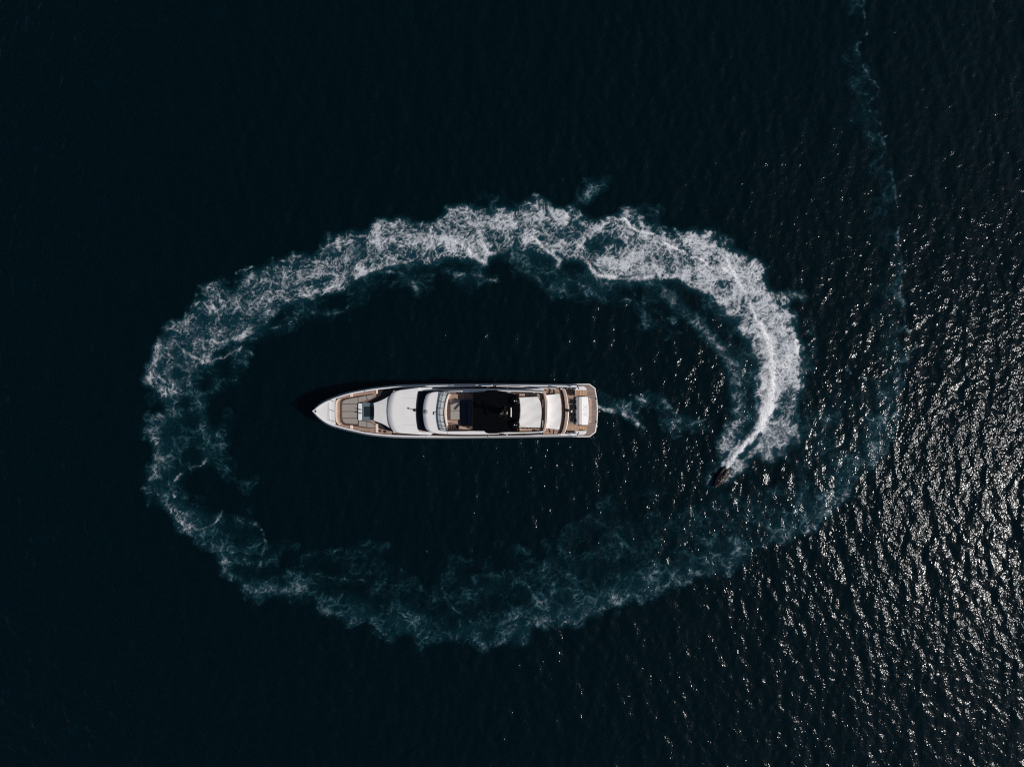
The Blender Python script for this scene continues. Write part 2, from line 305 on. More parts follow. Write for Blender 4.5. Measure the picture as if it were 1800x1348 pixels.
CALM = np.clip(blur(np.minimum(FD, .6).astype(np.float64), 1.2)*1.6, 0, 1)
def field_at(A, x, y):
    i = np.clip(np.round((x-GX0)/GS).astype(int), 0, NX-1); j = np.clip(np.round((y-GY0)/GS).astype(int), 0, NY-1)
    return A[j, i]
def sea_z(x, y):                                # height of the water: waves lie down under the wash and fade out far from the camera
    far = np.clip((np.maximum(np.abs(x)-82, np.abs(y)-64))/6.0, 0, 1)
    return wave_at(x, y)*(1-.65*field_at(CALM, x, y))*(1-far)

def sea_material():
    m, n, l, b = new_mat('sea_water')
    geo = n.new('ShaderNodeNewGeometry'); ca = n.new('ShaderNodeAttribute'); ca.attribute_name = 'calm'
    def mapped(scale, rot):
        mp = n.new('ShaderNodeMapping'); mp.inputs['Scale'].default_value = scale; mp.inputs['Rotation'].default_value = (0, 0, rot)
        l.new(geo.outputs['Position'], mp.inputs['Vector']); return mp.outputs[0]
    def noise(vec, scale, det, rough=.55, dist=0.0):
        t = n.new('ShaderNodeTexNoise'); t.noise_dimensions = '3D'; t.inputs['Scale'].default_value = scale; t.inputs['Detail'].default_value = det
        t.inputs['Roughness'].default_value = rough; t.inputs['Distortion'].default_value = dist; l.new(vec, t.inputs['Vector']); return t.outputs[0]
    def mth(op, a, c):
        t = n.new('ShaderNodeMath'); t.operation = op
        for s, v in ((0, a), (1, c)):
            if isinstance(v, (int, float)): t.inputs[s].default_value = v
            else: l.new(v, t.inputs[s])
        return t.outputs[0]
    v1 = mapped((1, .8, 1), math.radians(-14)); v2 = mapped((1, .9, 1), math.radians(-24))
    rip = mth('ADD', mth('MULTIPLY', noise(v1, 1.5, 1.5), RIP1), mth('MULTIPLY', noise(v2, 4.2, 1.0, .5), RIP2))
    gust = noise(geo.outputs['Position'], .055, 2.5)                         # cat's-paws: rougher and smoother patches of sea
    gr = n.new('ShaderNodeMapRange'); gr.inputs[1].default_value = .34; gr.inputs[2].default_value = .62; gr.inputs[3].default_value = .72; gr.inputs[4].default_value = 1.18
    l.new(gust, gr.inputs[0])
    damp = mth('MULTIPLY', gr.outputs[0], mth('SUBTRACT', 1.0, mth('MULTIPLY', ca.outputs['Fac'], .6)))
    bp = n.new('ShaderNodeBump'); bp.inputs['Strength'].default_value = 1.0; bp.inputs['Distance'].default_value = 1.0
    l.new(mth('MULTIPLY', rip, damp), bp.inputs['Height']); pass
    b.inputs['Base Color'].default_value = (.0001, .0050, .0070, 1); b.inputs['Specular IOR Level'].default_value = 0.0; b.inputs['Roughness'].default_value = 1.0
    b.subsurface_method = 'BURLEY'; b.inputs['Subsurface Weight'].default_value = 1.0; b.inputs['Subsurface Radius'].default_value = (1.0, 1.0, 1.0); b.inputs['Subsurface Scale'].default_value = 1.3
    gl = n.new('ShaderNodeBsdfGlossy'); gl.distribution = 'BECKMANN'; gl.inputs['Roughness'].default_value = SEA_ROUGH; l.new(bp.outputs[0], gl.inputs['Normal'])
    fr = n.new('ShaderNodeFresnel'); fr.inputs['IOR'].default_value = 1.333; l.new(bp.outputs[0], fr.inputs['Normal'])
    mx = n.new('ShaderNodeMixShader'); l.new(fr.outputs[0], mx.inputs[0]); l.new(b.outputs[0], mx.inputs[1]); g2 = n.new('ShaderNodeBsdfGlossy'); g2.distribution = 'BECKMANN'; g2.inputs['Roughness'].default_value = .24; l.new(bp.outputs[0], g2.inputs['Normal'])
    gm = n.new('ShaderNodeMixShader'); gm.inputs[0].default_value = .09; l.new(gl.outputs[0], gm.inputs[1]); l.new(g2.outputs[0], gm.inputs[2]); l.new(gm.outputs[0], mx.inputs[2]); l.new(mx.outputs[0], n['Material Output'].inputs['Surface'])
    return m
RIP1, RIP2, SEA_ROUGH = .084, .048, .12
M_SEA = sea_material()
def build_sea():
    gx = np.arange(-92, 92.01, WS); gy = np.arange(-74, 74.01, WS)
    far = [120., 180., 300., 600., 1500., 4000., 12000.]
    gx = np.concatenate([-np.array(far[::-1]), gx, far]); gy = np.concatenate([-np.array(far[::-1]), gy, far])
    X, Y = np.meshgrid(gx, gy); Z = sea_z(X, Y)
    ny, nx = X.shape; idx = np.arange(nx*ny).reshape(ny, nx)
    q = np.stack([idx[:-1, :-1], idx[:-1, 1:], idx[1:, 1:], idx[1:, :-1]], -1).reshape(-1, 4)
    o = mesh_np('sea', np.stack([X, Y, Z], -1).reshape(-1, 3), q, M_SEA)
    c = field_at(CALM, X, Y)*((np.abs(X) < 70)&(np.abs(Y) < 53)); attr(o, 'calm', c)
    tag(o, 'dark teal open sea with sun glitter towards one side', 'sea', kind='structure')
build_sea()

# ---------------------------------------------------------------- foam lying on the water
def foam_material():
    m, n, l, b = new_mat('sea_foam'); out = n['Material Output']
    def at(nm):
        a = n.new('ShaderNodeAttribute'); a.attribute_name = nm; return a.outputs['Fac']
    def mth(op, a, c):
        t = n.new('ShaderNodeMath'); t.operation = op; t.use_clamp = op != 'POWER'
        for s, v in ((0, a), (1, c)):
            if isinstance(v, (int, float)): t.inputs[s].default_value = v
            else: l.new(v, t.inputs[s])
        return t.outputs[0]
    geo = n.new('ShaderNodeNewGeometry')
    nz = n.new('ShaderNodeTexNoise'); nz.inputs['Scale'].default_value = 6.5; nz.inputs['Detail'].default_value = 2.0; l.new(geo.outputs['Position'], nz.inputs['Vector'])
    r = n.new('ShaderNodeMapRange'); r.inputs[1].default_value = .36; r.inputs[2].default_value = .62; r.inputs[3].default_value = .62; r.inputs[4].default_value = 1.12; l.new(nz.outputs[0], r.inputs[0])
    foam = mth('MULTIPLY', at('foam'), r.outputs[0])
    tint = mth('MULTIPLY', at('tint'), 1.0)
    alpha = mth('SUBTRACT', 1.0, mth('MULTIPLY', mth('SUBTRACT', 1.0, foam), mth('SUBTRACT', 1.0, tint)))
    film = n.new('ShaderNodeValToRGB'); e = film.color_ramp.elements; e[0].color = (.05, .18, .23, 1); e[1].color = (.88, .87, .87, 1); e[1].position = 1.0; k = e.new(.7); k.color = (.58, .59, .62, 1); l.new(at('fresh'), film.inputs[0])
    col = n.new('ShaderNodeMix'); col.data_type = 'RGBA'; col.inputs[6].default_value = (.003, .042, .062, 1); l.new(film.outputs[0], col.inputs[7])
    l.new(mth('DIVIDE', foam, mth('MAXIMUM', alpha, .001)), col.inputs[0])
    l.new(col.outputs[2], b.inputs['Base Color']); b.inputs['Roughness'].default_value = .75; b.inputs['Specular IOR Level'].default_value = .1
    l.new(alpha, b.inputs['Alpha'])
    return m
M_FOAM = foam_material()
def build_foam():
    lift = np.zeros((NY, NX), np.float32)
    for pts, w0, w1, h in (([(1277,821),(1290,801),(1305,784),(1320,768),(1333,752),(1340,738),(1346,720),(1350,700)],5.0,10,.22),([(1350,700),(1354,670),(1353,625),(1340,580),(1325,555)],8,5,.14)):
        sl, m = stroke_mask(pts, w0, w1); lift[sl] = np.maximum(lift[sl], h*m)
    show = (TINT > .014)&(FD > .004)
    show |= np.roll(show, 1, 0)|np.roll(show, 1, 1)|np.roll(show, -1, 0)|np.roll(show, -1, 1)
    cell = show[:-1, :-1]&show[:-1, 1:]&show[1:, 1:]&show[1:, :-1]
    px = 900+FX[:-1, :-1]/M_PX; py = 674-FY[:-1, :-1]/M_PX
    stern = (px > 1045)&(px < 1246)&(py > 684)&(py < 766)&~((px > 1225)&(py > 752))
    old = ((px > 1432)&(py < 1348))|((px > 1150)&(py > 858)&(py-858 > (1400-px)*.2))
    drift = (px > 600)&(px < 800)&(py > 850)&(py < 900)
    ring = ~stern & ~old & ~drift
    idx = np.arange(NX*NY).reshape(NY, NX); Z = None
    for name, sel, label, cat in (('wake_foam', ring, 'white lacy oval of churned foam trailing behind the jet ski round the yacht', 'wake'),
                             ('old_wake_foam', old, 'faint old teal foam trail in the sun glitter outside the white oval', 'wake'),
                             ('stern_wash_foam', stern, 'small patch of thin teal foam just behind the yacht stern', 'wake'),
                             ('drifting_foam', drift, 'tiny loose flecks of foam on dark water below the yacht', 'foam')):
        c = cell & sel
        q = np.stack([idx[:-1, :-1][c], idx[:-1, 1:][c], idx[1:, 1:][c], idx[1:, :-1][c]], -1)
        used, inv = np.unique(q, return_inverse=True); q = inv.reshape(-1, 4)
        x = FX.ravel()[used]; y = FY.ravel()[used]; f = FOAM.ravel()[used]
        z = sea_z(x, y)+.035+.05*f+lift.ravel()[used]
        o = mesh_np(name, np.stack([x, y, z], -1), q, M_FOAM)
        attr(o, 'foam', f); attr(o, 'tint', TINT.ravel()[used]); attr(o, 'fresh', FAGE.ravel()[used])
        tag(o, label, cat, kind='stuff')
build_foam()
# ---------------------------------------------------------------- materials of the boats
def simple(name, col, rough=.5, metal=0.0, coat=0.0, var=0.0, scale=3.0, spec=None):
    m, n, l, b = new_mat(name)
    b.inputs['Roughness'].default_value = rough; b.inputs['Metallic'].default_value = metal; b.inputs['Coat Weight'].default_value = coat
    if spec is not None: b.inputs['Specular IOR Level'].default_value = spec
    b.inputs['Base Color'].default_value = (*col, 1)
    if var:
        geo = n.new('ShaderNodeNewGeometry'); t = n.new('ShaderNodeTexNoise'); t.inputs['Scale'].default_value = scale; t.inputs['Detail'].default_value = 4
        l.new(geo.outputs['Position'], t.inputs['Vector'])
        r = n.new('ShaderNodeMapRange'); r.inputs[1].default_value = .3; r.inputs[2].default_value = .7; r.inputs[3].default_value = 1-var; r.inputs[4].default_value = 1+var; l.new(t.outputs[0], r.inputs[0])
        h = n.new('ShaderNodeHueSaturation'); h.inputs['Color'].default_value = (*col, 1); l.new(r.outputs[0], h.inputs['Value']); l.new(h.outputs[0], b.inputs['Base Color'])
    return m
def teak(name, col, pitch=.11, across=False):          # planked wood: dark caulk lines, each plank its own tone
    m, n, l, b = new_mat(name)
    geo = n.new('ShaderNodeNewGeometry'); sp = n.new('ShaderNodeSeparateXYZ'); l.new(geo.outputs['Position'], sp.inputs[0])
    u, v = ('Y', 'X') if not across else ('X', 'Y')
    def mth(op, a, c=0.0):
        t = n.new('ShaderNodeMath'); t.operation = op
        for s, q in ((0, a), (1, c)):
            if isinstance(q, (int, float)): t.inputs[s].default_value = q
            else: l.new(q, t.inputs[s])
        return t.outputs[0]
    q = mth('DIVIDE', sp.outputs[u], pitch); fl = mth('FLOOR', q); fr = mth('SUBTRACT', q, fl)
    wn_ = n.new('ShaderNodeTexWhiteNoise'); wn_.noise_dimensions = '1D'; l.new(fl, wn_.inputs['W'])
    grain = n.new('ShaderNodeTexNoise'); grain.inputs['Scale'].default_value = 1.7; grain.inputs['Detail'].default_value = 5; l.new(geo.outputs['Position'], grain.inputs['Vector'])
    val = mth('ADD', mth('MULTIPLY', wn_.outputs['Value'], .34), mth('ADD', mth('MULTIPLY', grain.outputs[0], .7), .48))
    caulk = mth('LESS_THAN', fr, .12)
    val = mth('MULTIPLY', val, mth('SUBTRACT', 1.0, mth('MULTIPLY', caulk, .6)))
    h = n.new('ShaderNodeHueSaturation'); h.inputs['Color'].default_value = (*col, 1); l.new(val, h.inputs['Value']); l.new(h.outputs[0], b.inputs['Base Color'])
    b.inputs['Roughness'].default_value = .7
    return m
def glass_clear(name):
    m, n, l, b = new_mat(name); b.inputs['Base Color'].default_value = (.62, .70, .72, 1); b.inputs['Roughness'].default_value = .05; b.inputs['Alpha'].default_value = .30
    return m
M = dict(
 wedge=simple('painted_shade', (.022, .014, .014), .6, var=.2),  # near-black colour standing for shade cast by pad and coachroof
 white=simple('white_gelcoat', (.80, .772, .75), .32, coat=.2, var=.025, scale=.9), hull=simple('hull_paint', (.77, .765, .77), .28, coat=.35, var=.02, scale=.6),
 cream=simple('cream_gelcoat', (.80, .66, .56), .4, var=.04), canvas=simple('white_canvas', (.81, .775, .745), .8, var=.05, scale=1.6),
 teak=teak('teak_deck', (.385, .25, .185)), teak2=teak('orange_tan_teak', (.47, .305, .19), .14, True), teakw=teak('weathered_teak', (.245, .172, .145), .13), teakc=teak('teak_capping', (.47, .315, .235), .16, True),  # teak2 is more orange and paler than the deck teak
 brown=simple('dark_wood', (.085, .05, .038), .45, var=.25, scale=4), cush=simple('taupe_cushion', (.305, .272, .238), .85, var=.06, scale=2.5), beige=simple('beige_cushion', (.34, .30, .265), .85, var=.06),
 navy=simple('navy_cushion', (.008, .016, .038), .7, var=.1), navy2=simple('blue_backrest', (.016, .04, .09), .7, var=.08), rug=simple('grey_deck_mat', (.17, .155, .13), .9, var=.12, scale=6), greyw=simple('grey_upholstery', (.26, .245, .25), .8, var=.06),
 black=simple('black_lacquer', (.0018, .0018, .002), .25, spec=.18, var=.3, scale=2), matt=simple('matt_black', (.012, .012, .013), .6, var=.2), dark=simple('dark_tinted_glass', (.003, .005, .010), .08, spec=.3),
 smoke=simple('smoked_glass', (.045, .06, .065), .08), pool=simple('tinted_skylight', (.018, .028, .030), .08), pale=simple('blue_grey_panel', (.13, .165, .185), .35, var=.1),
 steel=simple('polished_steel', (.75, .75, .76), .12, metal=1.0), rail=simple('dark_rail', (.035, .04, .06), .3), shade=simple('shaded_grey_upholstery', (.085, .078, .08), .8, var=.1), radar=simple('pale_radar', (.70, .64, .56), .4), glass=glass_clear('clear_screen_glass'),
 letter=simple('grey_lettering', (.42, .42, .42), .4))

# ---------------------------------------------------------------- the motor yacht
def lift(p, z):                                  # photograph pixel of a thing at height z -> metres
    f = (CAM_H-z)/CAM_H
    return ((p[0]-900.0)*M_PX*f, (674.0-p[1])*M_PX*f)
YX, YY = lift((800, 722), 0)
yacht = bpy.data.objects.new('motor_yacht', None); COL.objects.link(yacht); yacht.location = (YX, YY, 0)
tag(yacht, 'long white motor yacht with teak decks and black hardtop inside the foam oval', 'yacht')
def put(name, verts, faces, mat, parent=None, smooth=False, bevel=0.0, label=None):
    me = bpy.data.meshes.new(name); me.from_pydata([(v[0]-YX, v[1]-YY, v[2]) for v in verts], [], faces); me.materials.append(mat)
    bm = bmesh.new(); bm.from_mesh(me); bmesh.ops.recalc_face_normals(bm, faces=bm.faces); bm.to_mesh(me); bm.free()
    if smooth: me.polygons.foreach_set('use_smooth', np.ones(len(me.polygons), bool))
    o = bpy.data.objects.new(name, me); COL.objects.link(o); o.parent = parent or yacht
    if bevel:
        md = o.modifiers.new('edge', 'BEVEL'); md.width = bevel; md.segments = 2; md.limit_method = 'ANGLE'; md.angle_limit = math.radians(40)
    if smooth:
        md = o.modifiers.new('split', 'EDGE_SPLIT'); md.split_angle = math.radians(38)
    if label: o['label'] = label
    return o
def curve(pts, k=5):
    return [tuple(p) for p in resample(pts, (len(pts)-1)*k+1)]
def prism(name, pts, z0, z1, mat, parent=None, bevel=.03, label=None):
    top = [(*lift(p, z1), z1) for p in pts]; n = len(top)
    v = top+[(x, y, z0) for x, y, z in top]
    f = [tuple(range(n)), tuple(range(2*n-1, n-1, -1))]+[(i, i+n, (i+1) % n+n, (i+1) % n) for i in range(n)]
    return put(name, v, f, mat, parent, bevel=bevel, label=label)
def rect(name, x0, y0, x1, y1, z0, z1, mat, parent=None, bevel=.03, label=None):
    return prism(name, [(x0, y0), (x1, y0), (x1, y1), (x0, y1)], z0, z1, mat, parent, bevel, label)
def ribbon(name, A, B, z0, z1, mat, parent=None, bevel=.025, zB=None):           # a band between two edges, with thickness
    zB = z1 if zB is None else zB; n = len(A)
    a = [(*lift(p, z1), z1) for p in A]; b = [(*lift(p, zB), zB) for p in B]
    v = a+b+[(x, y, z0) for x, y, z in a]+[(x, y, z0) for x, y, z in b]; f = []
    for i in range(n-1):
        f += [(i, i+1, n+i+1, n+i), (2*n+i, 3*n+i, 3*n+i+1, 2*n+i+1), (i, 2*n+i, 2*n+i+1, i+1), (n+i, n+i+1, 3*n+i+1, 3*n+i)]
    f += [(0, n, 3*n, 2*n), (n-1, 3*n-1, 4*n-1, 2*n-1)]
    return put(name, v, f, mat, parent, bevel=bevel)
def shell(name, A, B, zf, z0, mat, parent=None, m=14):                            # a crowned roof between a front and a back edge
    n = len(A); v = []; f = []
    for j in range(m+1):
        s = j/m
        for i in range(n):
            z = zf(s, i/(n-1)); p = (A[i][0]*(1-s)+B[i][0]*s, A[i][1]*(1-s)+B[i][1]*s); v.append((*lift(p, z), z))
    for j in range(m):
        for i in range(n-1): k = j*n+i; f.append((k, k+1, k+n+1, k+n))
    loop = [i for i in range(n)]+[j*n+n-1 for j in range(1, m+1)]+[m*n+i for i in range(n-2, -1, -1)]+[j*n for j in range(m-1, 0, -1)]
    base = len(v); v += [(v[i][0], v[i][1], z0) for i in loop]; L = len(loop)
    f += [(loop[i], loop[(i+1) % L], base+(i+1) % L, base+i) for i in range(L)]+[tuple(range(base, base+L))]
    return put(name, v, f, mat, parent, smooth=True)
def tube(name, pts3, r, mat, parent=None, seg=6):
    v = []; f = []; P = [Vector(p) for p in pts3]
    for i, p in enumerate(P):
        d = (P[min(i+1, len(P)-1)]-P[max(i-1, 0)]).normalized(); a = d.cross(Vector((0, 0, 1)) if abs(d.z) < .9 else Vector((1, 0, 0))).normalized(); b = d.cross(a)
        for k in range(seg): t = 2*math.pi*k/seg; v.append(tuple(p+a*(r*math.cos(t))+b*(r*math.sin(t))))
    for i in range(len(P)-1):
        for k in range(seg): f.append((i*seg+k, i*seg+(k+1) % seg, (i+1)*seg+(k+1) % seg, (i+1)*seg+k))
    f += [tuple(range(seg)), tuple(range((len(P)-1)*seg, len(P)*seg))]
    return put(name, v, f, mat, parent, smooth=True)
def dome(name, p, z, r, h, mat, parent=None):
    x, y = lift(p, z); v = [(x, y, z+h)]; f = []; R = 5; S = 12
    for i in range(1, R+1):
        a = i/R*math.pi/2
        for k in range(S): t = 2*math.pi*k/S; v.append((x+r*math.sin(a)*math.cos(t), y+r*math.sin(a)*math.sin(t), z+h*math.cos(a)))
    for k in range(S): f.append((0, 1+k, 1+(k+1) % S))
    for i in range(R-1):
        for k in range(S): f.append((1+i*S+k, 1+(i+1)*S+k, 1+(i+1)*S+(k+1) % S, 1+i*S+(k+1) % S))
    f.append(tuple(range(1+(R-1)*S, 1+R*S)))
    return put(name, v, f, mat, parent, smooth=True)
def P3(p, z): return (*lift(p, z), z)

TOP = [(549,722),(555.5,714.2),(564,707.8),(574.5,702),(592,695),(614.5,688.3),(641,683.3),(663,680),(697,676.7),(730,675.3),(780,674.3),(840,674),(900,674),(960,674.3),(1000,674.6),(1014,675)]
BOT = [(549,722),(553.5,730),(566.7,742),(580,749.4),(599,755),(619,759.8),(641,764.3),(663,767.3),(697,769.8),(730,770.5),(780,771),(840,770.5),(900,769.8),(960,768.8),(1000,768),(1014,767.9)]
def sheer(x): return float(np.interp(x, [549, 640, 730, 900, 1014], [4.25, 3.95, 3.55, 3.25, 2.45]))
def knuckle(x): return float(np.interp(x, [549, 600, 660, 740, 1014], [3.5, 3.2, 3.0, 2.75, 1.75]))
def hull_side(E, sgn, K=44):
    e = resample(E, K); cx = 722.5; v = []; f = []; R = 6
    for x, y in e:
        s = sheer(x); kn = knuckle(x); hb = abs(y-cx)
        ins = min(hb*.5, float(np.interp(x, [549, 590, 640, 730, 1014], [3.2, 3.2, 2.8, 2.8, 2.8])))
        wl = hb*float(np.interp(x, [549, 600, 680, 800, 1014], [.10, .45, .80, .93, .95])); fwd = float(np.interp(x, [549, 600, 680], [14, 6, 0]))
        rows = [(hb-ins-2.2, s-.03, 0), (hb-ins-2.1, s, 0), (hb-ins, s, 0), (hb, kn, 0), (hb*.97*.6+wl*.4, kn*.5, fwd*.5), (wl, -.9, fwd)]
        for h, z, dx in rows:
            h = max(h, 0); X, Y = lift((x, cx+sgn*h), z if z > .5 else 1.0); v.append((X+dx*M_PX, Y, z))
    for i in range(K-1):
        for k in range(R-1): a = i*R+k; f.append((a, a+1, a+R+1, a+R))
    return v, f
v1, f1 = hull_side(TOP, -1); v2, f2 = hull_side(BOT, 1)
o = len(v1); hull_v = v1+v2; hull_f = f1+[tuple(i+o for i in q) for q in f2]
R_ = 6; last1 = o-R_; last2 = o+len(v2)-R_
for k in range(3, R_-1): hull_f.append((last1+k, last1+k+1, last2+k+1, last2+k))          # transom
hull = put('hull', hull_v, hull_f, M['hull'], smooth=True)
def inset(E, d, x0, x1, n=30):                    # edge moved inboard, clipped in x
    e = resample(E, 160); e = e[(e[:, 0] >= x0)&(e[:, 0] <= x1)]; idx = np.linspace(0, len(e)-1, n).astype(int); e = e[idx]
    return [(float(x), float(y+(d if y < 722 else -d))) for x, y in e]
# bulwark inner faces
for E in (TOP, BOT):
    a = inset(E, 5.2, 592, 1012); sgn = 1
    ribbon('bulwark_lining', [(x, y) for x, y in a], [(x, y+(.9 if y < 722 else -.9)) for x, y in a], 2.0, 3.0, M['hull'], hull, bevel=0)
# decks
fd = inset(TOP, 3.2, 551, 590)+inset(BOT, 3.2, 551, 590)[::-1]
prism('foredeck', fd, 3.2, 3.96, M['white'])
ld = inset(TOP, 4.0, 589.5, 690)+inset(BOT, 4.0, 589.5, 690)[::-1]
prism('lounge_deck', ld, 2.6, 3.38, M['teak'], bevel=0)
sd = inset(TOP, 4.0, 690, 986)+inset(BOT, 4.0, 690, 986)[::-1]
prism('side_deck', sd, 1.2, 2.55, M['teak'], bevel=0)
# foredeck fittings
ribbon('breakwater', curve([(596,700.2),(591.5,703.5),(589.8,709),(589.2,722),(589.8,737),(591.5,742.5),(596,747.5)], 3), curve([(597.5,701.2),(593,704.5),(591.3,709.5),(590.8,722),(591.3,736.5),(593,741.5),(597.5,746.5)], 3), 3.3, 4.0, M['cream'])
for y in (705.8, 722.8, 741.3):
    tube('stanchion', [P3((587.8, y), 3.95), P3((587.8, y), 4.95)], .035, M['steel'], seg=5)
tube('foredeck_rail', [P3((587.8, 705.8), 4.95), P3((587.8, 722.8), 4.95), P3((587.8, 741.3), 4.95)], .014, M['steel'], seg=4)
prism('anchor_hatch', [(576,704.5),(581.5,703.5),(581.5,741),(576,739.5)], 3.9, 3.985, M['white'])
rect('windlass', 551.2, 720.6, 553.4, 724, 3.9, 4.2, M['rail']); rect('bow_roller', 555.2, 720.5, 556.0, 725.5, 3.9, 4.12, M['steel'])
for x, y in ((592.5,697.5),(593,746.8),(595,695.8),(594,753.2),(641,687.2),(641,759.5),(1003,678.5),(1003,764.8)):
    rect('cleat', x-.8, y-.45, x+.8, y+.45, 3.3, sheer(x)+.10 if x > 594 else 4.06, M['rail'], bevel=.02)
# bow lounge
cu = [(602.5,741),(600.6,737),(600.6,708),(602.5,704),(606,701.5),(629,697.3),(629,746.2),(607,744.8)]
lounge = prism('bow_lounge', [(599.6,740.5),(599.4,707.5),(602,702.6),(606,700),(634,694.8),(656,692.3),(657.5,697),(655,701.5),(640,705.8),(629.5,707.5),(629.5,738.5),(641,739),(652,741.5),(659.5,746),(660,752.5),(640,752),(606,747.2),(602,745)], 3.38, 3.46, M['brown'])
for pts in ([(601,709),(603,705),(607,702.3),(628.4,698.2),(628.4,709.6),(601,709.6)], [(601,710.4),(628.4,710.4),(628.4,722.7),(601,722.7)], [(601,723.5),(628.4,723.5),(628.4,734.6),(601,734.6)], [(601,735.4),(628.4,735.4),(628.4,745.4),(607,744),(603,741.5)],
            [(629.4,698),(643,695.4),(644.5,703),(637,705.6),(629.4,706.8)], [(644,695.2),(655.5,693.4),(656.5,697),(653.5,700.6),(645.5,702.8)], [(630.2,739.5),(641,740),(644,741),(644,750.8),(630.2,748.8)], [(644.9,741.2),(652,742.6),(658,746.5),(658.5,751.6),(644.9,751)]):
    prism('seat_cushion', pts, 3.44, 3.54, M['cush'], lounge, bevel=.05)
ribbon('lounge_backrest', curve([(613,699.6),(606.5,700.7),(602,703),(599.8,707.5),(599.4,722),(599.8,740),(602,743.6),(606.5,746.4)], 3), curve([(613,700.8),(607,701.9),(603.2,704),(601.2,708),(600.8,722),(601.2,739.6),(603.2,742.7),(607,745.4)], 3), 3.4, 3.60, M['brown'], lounge)
rect('bench_back', 629.3, 709, 635.6, 738.6, 3.4, 3.74, M['white'], lounge, bevel=.06)
for y in (720.2, 726.6): rect('cup_rail', 630.5, y-.35, 635, y+.35, 3.7, 4.3, M['rail'], lounge, bevel=.015)
for a, b in (((614.6,690.6),(619.8,697.4)), ((614.6,747.4),(620,756)), ((660.2,684.2),(664,692)), ((660,745),(664.4,760.4))):
    rect('boarding_step', a[0], a[1], b[0], b[1], 3.3, 3.52, M['cream'])
sk = rect('skylight', 636.2, 707.6, 657, 739.4, 3.3, 3.66, M['pale']); rect('skylight_glass', 640, 714.5, 656, 732.5, 3.6, 3.72, M['pool'], sk, bevel=.02)
# forward sun pad on the coachroof front
A = curve([(656.8,708.5),(657.6,715),(657.9,723.5),(657.6,732),(656.8,739)], 3)
Bq = curve([(685.2,695),(682.6,709),(681.4,723.5),(682.8,738),(686,753)], 3)
def pad_z(s, t): return 4.30+.30*s+.10*(1-(2*t-1)**2)
n_ = len(A); rowsA = []
pad_v = []; pad_f = []; mrow = 8
for j in range(mrow+1):
    s = j/mrow
    for i in range(n_):
        t = i/(n_-1); px = A[i][0]*(1-s)+Bq[i][0]*s; py = A[i][1]*(1-s)+Bq[i][1]*s; py = 723.5+(py-723.5)*(1-.13*s*(1-s)*4*abs(2*t-1)**2*.55); z = pad_z(s, t); pad_v.append((*lift((px, py), z), z))
for j in range(mrow):
    for i in range(n_-1): k = j*n_+i; pad_f.append((k, k+1, k+n_+1, k+n_))
lp = list(range(n_))+[j*n_+n_-1 for j in range(1, mrow+1)]+[mrow*n_+i for i in range(n_-2, -1, -1)]+[j*n_ for j in range(mrow-1, 0, -1)]
bs = len(pad_v); pad_v += [(pad_v[i][0], pad_v[i][1], 3.2) for i in lp]; pad_f += [(lp[i], lp[(i+1) % len(lp)], bs+(i+1) % len(lp), bs+i) for i in range(len(lp))]
put('forward_sun_pad', pad_v, pad_f, M['canvas'], smooth=True)
prism('shade_wedge', [(664.6,684.6),(700,680.4),(706,684),(686.5,696),(672,702),(657.5,708.5),(641,707.2),(654,702.6),(661.5,697)], 2.6, 3.44, M['wedge'], bevel=0)  # dark sheets paint the shade either side of the sun pad
prism('shade_wedge', [(657,739.6),(663,740.6),(686,750),(700,757),(694,759),(682,756.8),(667,753.4),(662.5,745.5)], 2.6, 3.45, M['wedge'], bevel=0)
for x, y in ((668,757.4),(676.8,758.6)): dome('deck_vent', (x, y), 3.4, .16, .18, M['matt'])
# superstructure sides
for E, s in ((TOP, 1), (BOT, -1)):
    a = [(x, y) for x, y in inset(E, 9.5, 690, 958)]
    ribbon('saloon_side', a, [(x, y+2.5*s) for x, y in a], 2.4, 4.75, M['hull'], bevel=0)
    w = inset(E, 9.2, 715, 940)
    ribbon('saloon_glazing', w, [(x, y+.5*s) for x, y in w], 3.1, 4.3, M['dark'], bevel=0)
rect('saloon_ceiling', 700, 689, 955, 757, 4.4, 4.7, M['white'], bevel=0)
# coachroof
A = curve([(699,686.2),(691,688.8),(686.2,695.5),(683.6,704),(682,713),(681.3,723),(682.2,734),(684.4,744.5),(688,753.5),(692.5,758.4),(700,760.8)], 4)
Bq = curve([(737,681.4),(734.8,686.8),(733,694),(731.6,703),(730.8,713),(730.4,723),(730.8,734),(731.8,744),(733.2,752),(735,758),(737.5,763.6)], 4)
def roof_z(s, t): return 4.86+.14*min(1, s*9)**.6+.14*(1-abs(2*t-1)**3)*min(1, s*6)-.02*s
coach = shell('coachroof', A, Bq, roof_z, 4.35, M['white'], m=18)
ribbon('brow_shadow_strip', [(x-1.7, 723+(y-723)*.985) for x, y in A[8:-8]], [(x-.2, 723+(y-723)*.985) for x, y in A[8:-8]], 4.2, 4.5, M['dark'], coach, bevel=0)  # dark glass strip, also painting the thin shadow line under the roof edge
for y in (700.2, 747.5): rect('roof_seam', 708, y-.12, 731, y+.12, 5.10, 5.132, M['greyw'], coach, bevel=0)
tube('horn', [P3((728.6, 720.6), 5.1), P3((728.6, 720.6), 6.05)], .05, M['matt'], coach); dome('horn_base', (728.6, 720.6), 5.12, .2, .15, M['matt'], coach); dome('horn_bell', (728.6, 720.6), 6.0, .12, .16, M['matt'], coach)
